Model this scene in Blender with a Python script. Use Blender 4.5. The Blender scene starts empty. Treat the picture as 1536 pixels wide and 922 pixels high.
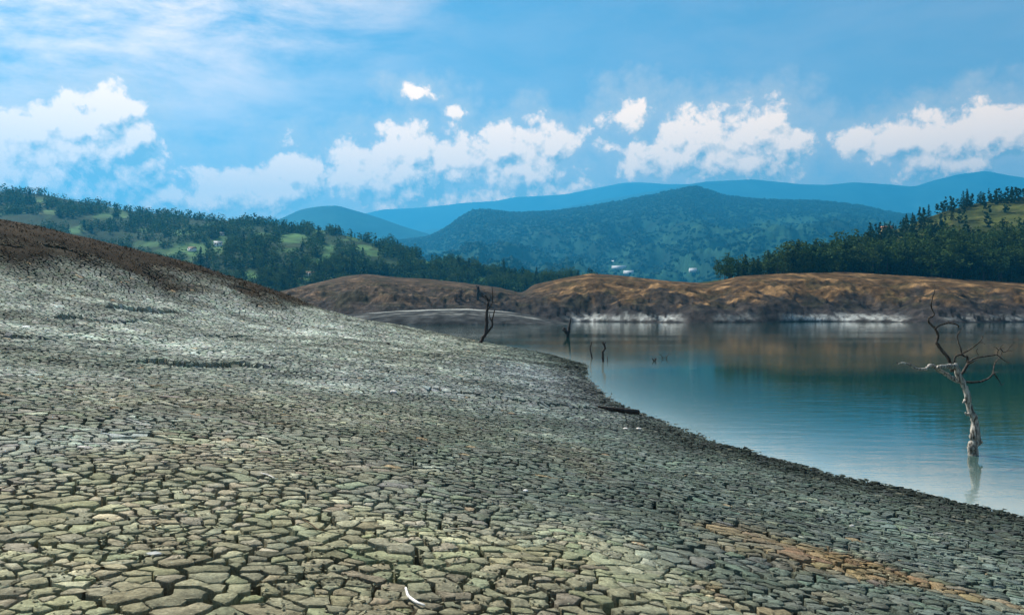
import bpy, bmesh, math, random
import numpy as np
from mathutils import Vector
from mathutils.geometry import delaunay_2d_cdt

R = math.radians
rng = np.random.default_rng(7)
random.seed(7)
scene = bpy.context.scene
C = scene.collection

# ------------------------------------------------------------------ camera
F, PX0, PY0, CAMZ = 1205.0, 768.0, 469.0, 3.5
cam_d = bpy.data.cameras.new('camera')
cam_d.sensor_width = 36.0
cam_d.lens = F / 1536.0 * 36.0
cam_d.clip_start, cam_d.clip_end = 0.1, 60000.0
cam = bpy.data.objects.new('camera', cam_d)
C.objects.link(cam)
cam.location = (0, 0, CAMZ)
cam.rotation_euler = (R(90) + math.atan(8.0 / F), 0, 0)
scene.camera = cam

# ------------------------------------------------------------------ light, sky, exposure
SUN_AZ, SUN_EL = -48.0, 47.0
scene.view_settings.view_transform = 'Standard'
scene.view_settings.look = 'None'
scene.view_settings.gamma = 1.0
scene.view_settings.exposure = 1.16
scene.view_settings.use_curve_mapping = False
sc = scene.cycles
sc.use_denoising = True
sc.max_bounces = 6
sc.diffuse_bounces = 2
sc.glossy_bounces = 3
sc.transmission_bounces = 3
sc.transparent_max_bounces = 8
sc.volume_bounces = 1
sc.sample_clamp_indirect = 4.0

sd = bpy.data.lights.new('sun', 'SUN')
sd.energy, sd.angle, sd.color = 5.0, R(0.5), (1.0, 0.95, 0.86)
sun = bpy.data.objects.new('sun', sd)
C.objects.link(sun)
to_sun = Vector((math.sin(R(SUN_AZ)) * math.cos(R(SUN_EL)), math.cos(R(SUN_AZ)) * math.cos(R(SUN_EL)), math.sin(R(SUN_EL))))
sun.rotation_euler = (-to_sun).to_track_quat('-Z', 'Y').to_euler()
sun.location = (0, 0, 60)

world = bpy.data.worlds.new('World')
scene.world = world
world.use_nodes = True


class NT:
    """small helper around a node tree"""
    def __init__(s, tree):
        s.t = tree

    def n(s, typ, ins=None, **kw):
        nd = s.t.nodes.new(typ)
        for k, v in kw.items():
            setattr(nd, k, v)
        for k, v in (ins or {}).items():
            sock = nd.inputs[k]
            if isinstance(v, bpy.types.NodeSocket):
                s.t.links.new(v, sock)
            else:
                sock.default_value = v
        return nd

    def m(s, op, a, b=None, c=None, clamp=False):
        ins = {0: a}
        if b is not None:
            ins[1] = b
        if c is not None:
            ins[2] = c
        return s.n('ShaderNodeMath', ins, operation=op, use_clamp=clamp).outputs[0]

    def v(s, op, a, b=None, c=None):
        ins = {0: a}
        if b is not None:
            ins[1] = b
        if c is not None:
            ins[2] = c
        nd = s.n('ShaderNodeVectorMath', ins, operation=op)
        return nd.outputs['Value'] if op in ('LENGTH', 'DOT_PRODUCT', 'DISTANCE') else nd.outputs[0]

    def mix(s, f, a, b, blend='MIX'):
        nd = s.t.nodes.new('ShaderNodeMix')
        nd.data_type, nd.blend_type = 'RGBA', blend
        for sock, v in ((nd.inputs[0], f), (nd.inputs[6], a), (nd.inputs[7], b)):
            if isinstance(v, bpy.types.NodeSocket):
                s.t.links.new(v, sock)
            else:
                sock.default_value = v if not isinstance(v, tuple) or len(v) == 4 else (*v, 1)
        return nd.outputs[2]

    def ramp(s, f, a, b, lo=0.0, hi=1.0, smooth=True):
        nd = s.n('ShaderNodeMapRange', {0: f, 1: a, 2: b, 3: lo, 4: hi},
                 interpolation_type='SMOOTHSTEP' if smooth else 'LINEAR')
        return nd.outputs[0]

    def noise(s, vec, scale, detail=4, rough=0.55, dist=0.0):
        return s.n('ShaderNodeTexNoise', {'Vector': vec, 'Scale': scale, 'Detail': detail, 'Roughness': rough,
                                         'Distortion': dist}).outputs[0]


def sky_uv(px, py):
    u = (px - PX0) / F
    return math.atan(u), (PY0 - py) / F / math.sqrt(1 + u * u)


# cumulus banks: (centre of a puff, its half width and half height) read off the photograph
PUFFS = [
    (165, 172, 58, 44), (112, 190, 72, 48), (75, 180, 50, 34), (25, 205, 62, 44), (205, 212, 34, 46), (120, 238, 120, 60),
    (60, 275, 130, 70), (185, 268, 82, 52), (240, 295, 70, 34), (248, 232, 14, 10),
    (350, 288, 78, 40), (450, 262, 62, 50), (400, 285, 92, 48), (540, 262, 86, 56), (618, 228, 62, 52), (600, 270, 120, 72),
    (690, 240, 74, 58), (760, 226, 60, 48), (835, 222, 52, 40), (790, 262, 98, 58), (860, 285, 60, 26), (700, 300, 160, 36),
    (636, 140, 42, 15), (690, 167, 24, 17), (793, 173, 25, 18), (780, 200, 22, 18),
    (945, 172, 50, 40), (915, 219, 32, 16), (990, 240, 92, 36), (1050, 206, 78, 56), (1130, 206, 80, 58), (1185, 218, 46, 46),
    (1100, 246, 112, 42), (1285, 217, 62, 28), (1350, 212, 60, 42), (1430, 210, 80, 52), (1505, 200, 86, 54), (1600, 205, 100, 60),
    (1440, 246, 100, 34),
]
OUT = random.Random(3)
for k in range(16):                     # the same banks go on round the horizon outside the frame
    az = R(52 + k * 16.5 + OUT.uniform(-4, 4))
    for j in range(2):
        a = az + OUT.uniform(-.06, .06)
        a = (a + math.pi) % (2 * math.pi) - math.pi
        PUFFS.append(('ang', a, OUT.uniform(.16, .22), OUT.uniform(.06, .10), OUT.uniform(.035, .055)))


def cloud_group():
    """density of the cumulus banks at a direction (azimuth, slope): heaped puffs eaten away by billows and wisps"""
    g = bpy.data.node_groups.new('cloud_field', 'ShaderNodeTree')
    g.interface.new_socket('P', in_out='INPUT', socket_type='NodeSocketVector')
    g.interface.new_socket('F', in_out='OUTPUT', socket_type='NodeSocketFloat')
    q = NT(g)
    gi = q.n('NodeGroupInput')
    go = q.n('NodeGroupOutput')
    p0 = gi.outputs[0]
    nz = q.n('ShaderNodeTexNoise', {'Vector': p0, 'Scale': 22.0, 'Detail': 7.0, 'Roughness': 0.62})
    w = q.v('SUBTRACT', nz.outputs['Color'], (0.5, 0.5, 0.5))
    pw = q.v('MULTIPLY_ADD', w, (0.020, 0.018, 0.0), p0)
    acc = None
    for b in PUFFS:
        if b[0] == 'ang':
            a, v, ra, rv = b[1:]
        else:
            a, v = sky_uv(b[0], b[1])
            ra, rv = b[2] * 1.10 / F, b[3] * 1.12 / F
        d = q.v('LENGTH', q.v('MULTIPLY_ADD', pw, (1 / ra, 1 / rv, 0.0), (-a / ra, -v / rv, 0.0)))
        d = q.m('MULTIPLY', q.m('SUBTRACT', 1.0, d), min(1.0, (rv / 0.045) ** 0.5 * 1.0))
        acc = d if acc is None else q.m('SMOOTH_MAX', acc, d, 0.10)
    c1 = q.n('ShaderNodeTexVoronoi', {'Vector': pw, 'Scale': 27.0, 'Detail': 4.0, 'Roughness': 0.60, 'Lacunarity': 2.1}, feature='SMOOTH_F1')
    c1.inputs['Smoothness'].default_value = 0.30
    puff = q.m('SUBTRACT', 1.02, c1.outputs['Distance'])
    fb = q.m('SUBTRACT', q.noise(pw, 60.0, 8, 0.64), 0.5)
    f = q.m('ADD', acc, q.m('MULTIPLY', puff, 0.62))
    f = q.m('ADD', f, q.m('MULTIPLY', fb, 0.42))
    g.links.new(f, go.inputs[0])
    return g


def build_world():
    t = world.node_tree
    t.nodes.clear()
    q = NT(t)
    geo = q.n('ShaderNodeTexCoord')
    d = geo.outputs['Generated']
    xyz = q.n('ShaderNodeSeparateXYZ', {0: d})
    x, y, z = xyz.outputs
    az = q.m('ARCTAN2', x, y)
    hyp = q.m('SQRT', q.m('ADD', q.m('MULTIPLY', x, x), q.m('MULTIPLY', y, y)))
    v = q.m('DIVIDE', z, q.m('MAXIMUM', hyp, 0.02))
    P = q.n('ShaderNodeCombineXYZ', {0: az, 1: v, 2: 0.0}).outputs[0]
    sky = q.n('ShaderNodeTexSky', sky_type='NISHITA', sun_disc=False, sun_elevation=R(SUN_EL), sun_rotation=R(SUN_AZ),
              altitude=1500.0, air_density=1.0, dust_density=0.6, ozone_density=2.0).outputs[0]
    sky = q.mix(1.0, sky, (0.36, 0.89, 1.0), 'MULTIPLY')
    # the moist air whitens the sky towards the horizon, all round
    low = q.m('EXPONENT', q.m('MULTIPLY', q.m('MAXIMUM', v, 0.0), -6.5))
    sky = q.mix(q.m('MULTIPLY', low, 0.95), sky, (14.0, 9.2, 4.4))
    g = cloud_group()

    def field(vec):
        nd = t.nodes.new('ShaderNodeGroup')
        nd.node_tree = g
        t.links.new(vec, nd.inputs[0])
        return nd.outputs[0]
    f0 = field(P)
    f1 = field(q.v('ADD', P, (-0.006, 0.009, 0.0)))
    f2 = field(q.v('ADD', P, (-0.018, 0.046, 0.0)))
    mask = q.ramp(f0, 0.03, 0.36)
    # sunlit where the cloud thins towards the sun, shaded where it thickens; deep cores are greyer
    bright = q.m('MULTIPLY_ADD', q.m('SUBTRACT', f0, f1), 1.6, 0.66)
    bright = q.m('MULTIPLY_ADD', q.m('SUBTRACT', f0, f2), 0.42, bright)
    bright = q.m('SUBTRACT', bright, q.m('MULTIPLY', q.ramp(f2, 0.1, 1.1), 0.42))
    bright = q.m('MAXIMUM', q.m('MINIMUM', bright, 1.05), 0.0)
    shade = q.mix(bright, (6.0, 5.2, 3.6), (30.0, 19.5, 10.6))
    # thin high veil, strongest round the sun
    vp = q.v('MULTIPLY', P, (3.2, 8.5, 1.0))
    veil = q.ramp(q.noise(vp, 1.6, 7, 0.62, 0.25), 0.30, 0.70)
    sd_ = q.v('DOT_PRODUCT', q.v('NORMALIZE', d), tuple(to_sun))
    near = q.ramp(sd_, 0.68, 0.88)
    veil = q.m('MULTIPLY', veil, q.m('MULTIPLY_ADD', near, 1.0, 0.06), clamp=True)
    veil = q.m('MULTIPLY', veil, 0.95)
    col = q.mix(veil, sky, (27.0, 18.0, 11.5))
    clear = col
    soft = q.m('MULTIPLY', q.ramp(f0, -0.80, 0.25), 0.50)          # thin vapour round the banks
    col = q.mix(soft, col, (14.0, 10.0, 6.0))
    col = q.mix(q.m('MULTIPLY', mask, 0.94), col, shade)
    # two backgrounds, so that the cloud nodes only run in the belt of sky that holds cumulus
    bg = q.n('ShaderNodeBackground', {'Color': col, 'Strength': 0.050}).outputs[0]
    up = q.n('ShaderNodeBackground', {'Color': clear, 'Strength': 0.050}).outputs[0]
    belt = q.m('MULTIPLY', q.m('LESS_THAN', v, 0.335), q.m('GREATER_THAN', v, -0.02))
    out = q.n('ShaderNodeOutputWorld')
    t.links.new(q.n('ShaderNodeMixShader', {0: belt, 1: up, 2: bg}).outputs[0], out.inputs[0])
    world.cycles.sampling_method = 'MANUAL'
    world.cycles.sample_map_resolution = 256


build_world()

# ------------------------------------------------------------------ helpers


def hash2(ix, iy, seed):
    h = (ix.astype(np.int64) * 374761393 + iy.astype(np.int64) * 668265263 + seed * 2147483647) & 0xffffffff
    h = ((h ^ (h >> 13)) * 1274126177) & 0xffffffff
    h = ((h ^ (h >> 16)) * 2246822519) & 0xffffffff
    return (h ^ (h >> 15)) & 0xffffffff


def gnoise(x, y, seed=0):
    """gradient noise, about -0.7..0.7"""
    x, y = np.asarray(x, float), np.asarray(y, float)
    x0, y0 = np.floor(x), np.floor(y)
    fx, fy = x - x0, y - y0
    u, v = fx * fx * fx * (fx * (fx * 6 - 15) + 10), fy * fy * fy * (fy * (fy * 6 - 15) + 10)

    def gr(dx, dy):
        a = hash2(x0 + dx, y0 + dy, seed) / 4294967296.0 * 2 * np.pi
        return np.cos(a) * (fx - dx) + np.sin(a) * (fy - dy)
    return (gr(0, 0) * (1 - u) + gr(1, 0) * u) * (1 - v) + (gr(0, 1) * (1 - u) + gr(1, 1) * u) * v


def fbm(x, y, seed=0, oct=4, gain=0.5, lac=2.03):
    s, a = 0, 1.0
    x, y = np.asarray(x, float), np.asarray(y, float)
    for k in range(oct):
        s = s + a * gnoise(x, y, seed + k * 17)
        x, y, a = x * lac + 13.7, y * lac + 7.1, a * gain
    return s


def sstep(a, b, x):
    t = np.clip((x - a) / (b - a), 0, 1)
    return t * t * (3 - 2 * t)


def mesh_obj(name, verts, faces, mat, parent=None, col=None, smooth=None, sharp=False):
    """verts (n,3), faces: (m,k) array or list of arrays of equal width; one linked object"""
    me = bpy.data.meshes.new(name)
    verts = np.asarray(verts, np.float32)
    fl = faces if isinstance(faces, list) else [faces]
    fl = [np.asarray(f, np.int32) for f in fl if len(f)]
    me.vertices.add(len(verts))
    me.vertices.foreach_set('co', verts.ravel())
    idx = np.concatenate([f.ravel() for f in fl])
    tot = np.concatenate([np.full(len(f), f.shape[1], np.int32) for f in fl])
    st = np.concatenate([[0], np.cumsum(tot)[:-1]]).astype(np.int32)
    me.loops.add(len(idx))
    me.loops.foreach_set('vertex_index', idx)
    me.polygons.add(len(tot))
    me.polygons.foreach_set('loop_start', st)
    if smooth is not None:
        me.polygons.foreach_set('use_smooth', np.full(len(tot), bool(smooth)) if np.isscalar(smooth) else np.asarray(smooth, bool))
    me.update(calc_edges=True)
    me.validate()
    if col is not None:
        at = me.attributes.new('col', 'FLOAT_COLOR', 'POINT')
        c = np.ones((len(verts), 4), np.float32)
        c[:, :3] = col
        at.data.foreach_set('color', c.ravel())
    if mat is not None:
        me.materials.append(mat)
    return link(name, me, parent)


def link(name, me, parent=None):
    o = bpy.data.objects.new(name, me)
    C.objects.link(o)
    if parent is not None:
        o.parent = parent
    return o


def tag(o, label=None, cat=None, group=None, kind=None):
    for k, v in (('label', label), ('category', cat), ('group', group), ('kind', kind)):
        if v:
            o[k] = v
    return o


def thing(name, label, cat, loc, group=None, rotz=0.0):
    o = bpy.data.objects.new(name, None)
    C.objects.link(o)
    o.empty_display_size = 0.2
    o.location = loc
    o.rotation_euler = (0, 0, rotz)
    return tag(o, label, cat, group)


def copy_tree(o, loc, rotz, scale, label, group, parent=None):
    c = o.copy()
    C.objects.link(c)
    c.parent = parent
    if parent is None:
        c.location, c.rotation_euler = loc, (0, 0, rotz)
        c.scale = scale
        c['label'], c['group'] = label, group
    for ch in o.children:
        copy_tree(ch, None, None, None, None, None, c)
    return c


def unproj(px, py, Y):
    return np.array([(px - PX0) / F * Y, Y, CAMZ + (PY0 - py) / F * Y])


# ------------------------------------------------------------------ materials
def new_mat(name):
    m = bpy.data.materials.new(name)
    m.use_nodes = True
    m.node_tree.nodes.clear()
    return m, NT(m.node_tree)


def finish(m, q, color, rough=0.85, bump=None, bstr=0.4, bdist=0.02, spec=0.3, extra=None, sub=None):
    ins = {'Base Color': color, 'Roughness': rough, 'Specular IOR Level': spec}
    if bump is not None:
        ins['Normal'] = q.n('ShaderNodeBump', {'Height': bump, 'Strength': bstr, 'Distance': bdist}).outputs[0]
    b = q.n('ShaderNodeBsdfPrincipled', ins)
    sh = b.outputs[0]
    if extra is not None:
        sh = extra(sh)
    o = q.n('ShaderNodeOutputMaterial')
    m.node_tree.links.new(sh, o.inputs[0])
    return m


def mat_mud():
    m, q = new_mat('dry_mud')
    pos = q.n('ShaderNodeNewGeometry').outputs['Position']
    at = q.n('ShaderNodeAttribute', attribute_name='col').outputs['Color']
    n1 = q.noise(pos, 11.0, 7, 0.7)
    n2 = q.noise(pos, 48.0, 5, 0.7)
    k = q.m('MULTIPLY_ADD', n1, 2.2, -0.10)
    k = q.m('MULTIPLY', k, q.m('MULTIPLY_ADD', n2, 1.9, 0.05))
    kv = q.n('ShaderNodeCombineXYZ', {0: k, 1: k, 2: k}).outputs[0]
    c = q.mix(1.0, at, kv, 'MULTIPLY')
    # pale salt bloom and yellowish silt in flecks
    fl = q.ramp(q.noise(pos, 3.1, 5, 0.7), 0.62, 0.76)
    c = q.mix(q.m('MULTIPLY', fl, 0.7), c, q.v('MULTIPLY', c, (1.75, 1.75, 1.75)))
    h = q.m('ADD', q.m('MULTIPLY', n1, 1.0), q.m('MULTIPLY', n2, 0.45))
    return finish(m, q, c, 0.95, h, 1.0, 0.05, 0.04)


def mat_attr(name, s1, s2, rough=0.9, bstr=0.5, bdist=0.1, amp=0.8):
    """colour from the 'col' attribute with two scales of mottling and relief"""
    m, q = new_mat(name)
    pos = q.n('ShaderNodeNewGeometry').outputs['Position']
    at = q.n('ShaderNodeAttribute', attribute_name='col').outputs['Color']
    n1, n2 = q.noise(pos, s1, 5, 0.6), q.noise(pos, s2, 4, 0.65)
    k = q.m('MULTIPLY', q.m('MULTIPLY_ADD', n1, amp, 1 - amp / 2), q.m('MULTIPLY_ADD', n2, amp, 1 - amp / 2))
    c = q.mix(1.0, at, q.n('ShaderNodeCombineXYZ', {0: k, 1: k, 2: k}).outputs[0], 'MULTIPLY')
    return finish(m, q, c, rough, q.m('ADD', n1, q.m('MULTIPLY', n2, 0.5)), bstr, bdist, 0.03)


def mat_simple(name, c1, c2, scale, rough=0.8, bstr=0.4, bdist=0.02, obj=True, stretch=(1, 1, 1), lo=0.35, hi=0.65):
    m, q = new_mat(name)
    tc = q.n('ShaderNodeTexCoord').outputs['Object'] if obj else q.n('ShaderNodeNewGeometry').outputs['Position']
    p = q.v('MULTIPLY', tc, stretch)
    n = q.noise(p, scale, 6, 0.65)
    c = q.mix(q.ramp(n, lo, hi), c1, c2)
    return finish(m, q, c, rough, n, bstr, bdist, 0.25)


def mat_leaf(name, c1, c2, c3):
    m, q = new_mat(name)
    pos = q.n('ShaderNodeNewGeometry').outputs['Position']
    rnd = q.n('ShaderNodeObjectInfo').outputs['Random']
    n = q.noise(pos, 0.45, 4, 0.7)
    c = q.mix(q.ramp(n, 0.35, 0.65), c1, c2)
    c = q.mix(q.m('MULTIPLY', rnd, 0.6), c, c3)

    def ex(sh):
        tr = q.n('ShaderNodeBsdfTranslucent', {'Color': c}).outputs[0]
        return q.n('ShaderNodeMixShader', {0: 0.22, 1: sh, 2: tr}).outputs[0]
    return finish(m, q, c, 0.8, spec=0.04, extra=ex)


M_MUD = mat_mud()
M_TURF = mat_attr('shore_soil', 0.16, 0.9, bdist=0.9, bstr=0.8, amp=1.2)
M_HILL = mat_attr('hill_cover', 0.05, 0.35, bdist=1.2, bstr=0.6)
M_MOUNT = mat_attr('mountain_cover', 0.012, 0.06, bdist=8.0, bstr=0.8)
M_FAR = mat_attr('far_range_cover', 0.002, 0.01, bdist=30.0, bstr=0.6)
M_PINE = mat_leaf('pine_foliage', (0.008, 0.022, 0.012), (0.022, 0.048, 0.018), (0.016, 0.042, 0.022))
M_BROAD = mat_leaf('broad_foliage', (0.016, 0.042, 0.012), (0.048, 0.095, 0.026), (0.055, 0.080, 0.020))
M_FORM = mat_leaf('mountain_foliage', (0.007, 0.028, 0.020), (0.011, 0.040, 0.025), (0.009, 0.034, 0.022))
M_BARK = mat_simple('bark', (0.035, 0.026, 0.020), (0.085, 0.065, 0.05), 3.0, 0.9, stretch=(3, 3, 0.6))
M_DEAD = mat_simple('weathered_pale_wood', (0.055, 0.048, 0.040), (0.44, 0.42, 0.37), 5.0, 0.9, 0.9, 0.03, stretch=(4.5, 4.5, 0.8), lo=0.36, hi=0.62)
M_DEADMID = mat_simple('backlit_dead_wood', (0.016, 0.013, 0.011), (0.10, 0.088, 0.075), 5.0, 0.9, 0.8, 0.02, stretch=(4, 4, 1.0), lo=0.38, hi=0.66)  # backlit darkness of the upper limbs put into the wood colour
M_DEADDK = mat_simple('dark_dead_wood', (0.018, 0.014, 0.012), (0.055, 0.045, 0.040), 6.0, 0.85, 0.6, 0.02, stretch=(2, 2, 0.5))
M_STONE = mat_simple('pale_stone', (0.48, 0.46, 0.43), (0.78, 0.76, 0.72), 14.0, 0.8)
M_GSTONE = mat_simple('grey_stone', (0.24, 0.25, 0.24), (0.38, 0.39, 0.37), 14.0, 0.9, 0.6)
M_WALL = mat_simple('white_plaster', (0.70, 0.70, 0.68), (0.82, 0.82, 0.80), 0.8, 0.7, 0.1)
M_ROOFW = mat_simple('greenhouse_film', (0.42, 0.46, 0.48), (0.62, 0.64, 0.65), 0.3, 0.5, 0.1)
M_ROOFT = mat_simple('clay_roof', (0.22, 0.10, 0.06), (0.34, 0.17, 0.10), 1.5, 0.85, 0.3)
M_WALLY = mat_simple('ochre_plaster', (0.55, 0.40, 0.17), (0.66, 0.50, 0.24), 0.8, 0.8, 0.1)
M_DOOR = mat_simple('dark_door_paint', (0.05, 0.05, 0.05), (0.09, 0.08, 0.07), 2.0, 0.6, 0.1)
M_STRAW = mat_simple('dry_straw', (0.022, 0.014, 0.007), (0.085, 0.056, 0.024), 1.3, 0.9, 0.0, obj=False)


def mat_water():
    m, q = new_mat('lake_water')
    pos = q.n('ShaderNodeNewGeometry').outputs['Position']
    a = q.noise(q.v('MULTIPLY', pos, (0.55, 1.5, 1)), 1.15, 4, 0.55, 0.3)
    b = q.noise(q.v('MULTIPLY', pos, (1.0, 2.2, 1)), 4.5, 3, 0.5)
    g = q.ramp(q.noise(q.v('MULTIPLY', pos, (0.35, 1.0, 1)), 0.045, 3, 0.5), 0.38, 0.62)     # wind lanes and calm lanes
    h = q.m('ADD', q.m('MULTIPLY', a, 1.0), q.m('MULTIPLY', b, 0.22))
    h = q.m('MULTIPLY', h, q.m('MULTIPLY_ADD', g, 0.75, 0.25))
    nrm = q.n('ShaderNodeBump', {'Height': h, 'Strength': 0.11, 'Distance': 0.10}).outputs[0]
    at = q.n('ShaderNodeAttribute', attribute_name='col').outputs['Color']
    bs = q.n('ShaderNodeBsdfPrincipled', {'Base Color': at, 'Roughness': 0.025, 'IOR': 1.38,
                                         'Specular IOR Level': 0.5, 'Normal': nrm})
    o = q.n('ShaderNodeOutputMaterial')
    m.node_tree.links.new(bs.outputs[0], o.inputs[0])
    return m


M_WATER = mat_water()

# ------------------------------------------------------------------ near shore: height from points read off the photograph
CT = []                                            # (x, y, z)


def cpix(*pts):
    for px, py, Y in pts:
        CT.append(unproj(px, py, Y))


def cw(*pts):
    CT.extend(np.array(p, float) for p in pts)


CREST = [(-420, 262, 54), (-200, 294, 58), (0, 330, 62), (150, 365, 66), (300, 402, 70), (420, 441, 75), (540, 480, 80), (600, 489, 84),
         (660, 500, 86), (700, 511, 84)]
cpix(*CREST)
cpix((0, 922, 4.4), (0, 700, 7.9), (0, 600, 12.2), (0, 520, 26), (0, 469, 37), (0, 400, 51))
cpix((250, 922, 4.5), (250, 700, 8.6), (250, 600, 14.5), (250, 540, 27), (250, 490, 45), (250, 440, 60))
cpix((512, 922, 4.7), (512, 700, 9.6), (512, 600, 19), (512, 545, 32), (512, 500, 58))
cpix((700, 922, 5.0), (700, 700, 11.2), (700, 600, 23), (700, 545, 40))
cpix((900, 922, 5.3), (900, 700, 13.3), (900, 640, 22))
cpix((1100, 922, 5.7), (1100, 760, 11.2), (1300, 922, 6.2), (1300, 800, 10.7), (1536, 922, 7.0), (1536, 840, 9.9))
SHORE = [(1536, 772), (1400, 742), (1300, 722), (1200, 698), (1100, 670), (1000, 634), (950, 615), (905, 590), (884, 570), (880, 556),
         (866, 543), (832, 533), (780, 524), (742, 519)]
for px, py in SHORE:
    Y = CAMZ * F / (py - PY0)
    cpix((px, py, Y))
for px, py in SHORE[:-3]:
    Y = CAMZ * F / (py - PY0)
    p = unproj(px, py, Y)
    cw((p[0] + 7, p[1] + 1.5, -1.1))
for x, y in ((2.5, 84), (-4, 92), (-9, 99), (-16, 106), (-30, 114), (-48, 118)):
    cw((x, y, -1.2))
cw((12, 60, -1.6), (20, 40, -2.0), (22, 22, -2.0), (10.2, 10, 0), (12, 4, 0), (14, -5, 0), (16, -20, 0), (22, 0, -1.4), (24, -20, -1.4),
   (0, -6, 1.9), (0, -20, 2.0), (7, -6, 1.0), (7, -20, 1.1), (-10, -6, 2.6), (-12, -20, 3.0), (-14, 6, 2.7), (-24, 0, 4.0), (-30, 15, 5.0),
   (-30, -20, 4.8), (-45, 30, 8.5), (-70, 30, 14), (-70, 0, 11), (-70, -20, 10), (-75, 60, 13), (-55, 88, 5.5), (-80, 95, 4.5), (-40, 96, 3.6), (-24, 96, 1.6))
CT = np.array(CT)


def tps_fit(P, lam=0.02):
    n = len(P)
    S = 20.0
    X = P[:, :2] / S
    d2 = ((X[:, None] - X[None]) ** 2).sum(-1)
    K = np.where(d2 > 0, 0.5 * d2 * np.log(np.maximum(d2, 1e-12)), 0)
    A = np.zeros((n + 3, n + 3))
    A[:n, :n] = K + lam * 0.002 * np.eye(n)
    A[:n, n] = 1
    A[:n, n + 1:] = X
    A[n, :n] = 1
    A[n + 1:, :n] = X.T
    w = np.linalg.solve(A, np.concatenate([P[:, 2], [0, 0, 0]]))
    return S, X, w


_S, _X, _w = tps_fit(CT)


def H0(x, y):
    x, y = np.asarray(x, float).ravel(), np.asarray(y, float).ravel()
    out = np.empty(len(x))
    for i in range(0, len(x), 40000):
        a, b = x[i:i + 40000] / _S, y[i:i + 40000] / _S
        d2 = (a[:, None] - _X[:, 0]) ** 2 + (b[:, None] - _X[:, 1]) ** 2
        k = 0.5 * d2 * np.log(np.maximum(d2, 1e-12))
        out[i:i + 40000] = k @ _w[:-3] + _w[-3] + _w[-2] * a + _w[-1] * b
    return out


LEDGES = []


def H(x, y):
    x, y = np.asarray(x, float).ravel(), np.asarray(y, float).ravel()
    z = H0(x, y)
    r = np.hypot(x, y)
    amp = sstep(3, 40, r)
    z = z + fbm(x / 7.0, y / 7.0, 5, 3) * (0.05 + 0.22 * amp) * sstep(0.0, 1.2, z)
    z = z + fbm(x / 1.6, y / 1.6, 9, 2) * 0.035
    for pts, hh, back in LEDGES:                           # small scarps where the drying mud has slumped
        px_, py_ = pts[:, 0], pts[:, 1]
        o_ = np.argsort(px_)
        sd = y - np.interp(x, px_[o_], py_[o_]) + fbm(x / .8, y / .8, 61, 2) * .5
        lat = sstep(px_.min() - .6, px_.min() + .3, x) * sstep(px_.max() + .6, px_.max() - .3, x)
        z = z + hh * sstep(-.14, .14, sd) * np.exp(-np.maximum(sd, 0) / back) * lat
    return np.maximum(z, -2.2)


def pix_ground(px, py, far=120.0):
    """where the line of sight through a pixel meets the shore"""
    Y = np.concatenate([np.arange(2.5, 30, 0.05), np.arange(30, far, 0.2)])
    x = (px - PX0) / F * Y
    z = CAMZ + (PY0 - py) / F * Y
    hit = np.nonzero(z <= H(x, Y))[0]
    i = hit[0] if len(hit) else len(Y) - 1
    return np.array([x[i], Y[i], float(H([x[i]], [Y[i]])[0])])


# colour of the mud: patches with a place of their own on the shore
PATCH = []


def patch(px, py, rx, ry, col, w=1.0):
    g = pix_ground(px, py)
    PATCH.append((g[0], g[1], rx, ry, np.array(col), w))


OLIVE, GREY, SALT, OCHRE, BLUE, TAN = (.262, .258, .172), (.112, .142, .122), (.31, .345, .30), (.29, .19, .085), (.20, .23, .23), (.235, .226, .162)
patch(150, 900, 2.6, 2.4, OLIVE); patch(60, 800, 2.6, 2.2, OLIVE); patch(420, 890, 1.9, 1.8, OLIVE); patch(650, 900, 1.3, 1.2, OLIVE, .8)
patch(260, 680, 2.0, 2.0, TAN, .8); patch(60, 660, 2.5, 2.2, TAN, .8); patch(330, 590, 4, 2.5, TAN, .6)
patch(140, 650, .55, 2.6, SALT, .95); patch(60, 560, 5, 5, SALT, .7); patch(250, 520, 10, 7, SALT, .9); patch(420, 485, 9, 9, SALT, .8)
patch(100, 470, 12, 6, SALT, .7); patch(330, 470, 10, 8, SALT, .7); patch(550, 500, 5, 12, SALT, .45); patch(620, 570, 4, 4, BLUE, .7)
patch(800, 560, 3.4, 7, BLUE, .9); patch(860, 590, 2.0, 8, BLUE, .7); patch(520, 560, 4, 5, SALT, .45)
patch(1180, 815, .45, .55, OCHRE, .5); patch(1250, 838, .42, .42, OCHRE, .55); patch(1320, 860, .42, .36, OCHRE, .55); patch(1400, 885, .5, .32, OCHRE, .5)
patch(1120, 790, .5, .45, OCHRE, .4); patch(1110, 890, .38, .25, OCHRE, .5); patch(860, 690, .5, 1.6, TAN, .5); patch(1480, 905, .5, .3, OCHRE, .45)
patch(270, 600, 3, 1.6, TAN, .6); patch(560, 870, .7, .5, OCHRE, .30); patch(520, 830, 1.2, .9, OLIVE, .8); patch(860, 880, 1.4, .8, OLIVE, .7)
_L = [([(204, 544), (250, 547), (290, 551), (350, 549), (400, 552)], .20, 3.0), ([(640, 584), (720, 594), (800, 605), (890, 613)], .10, 1.5), ([(300, 504), (330, 506), (360, 506)], .22, 3.0),
      ([(80, 478), (140, 480), (215, 482)], .25, 4.0), ([(160, 462), (210, 467), (260, 470)], .25, 4.0), ([(10, 506), (60, 508)], .2, 3.0), ([(520, 785), (548, 788), (566, 786)], .05, .5), ([(590, 818), (615, 822), (640, 818)], .06, .5), ([(720, 690), (755, 697), (790, 700)], .05, .6)]
LEDGES.extend([(np.array([pix_ground(*p)[:2] for p in a]), h, b) for a, h, b in _L])


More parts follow.
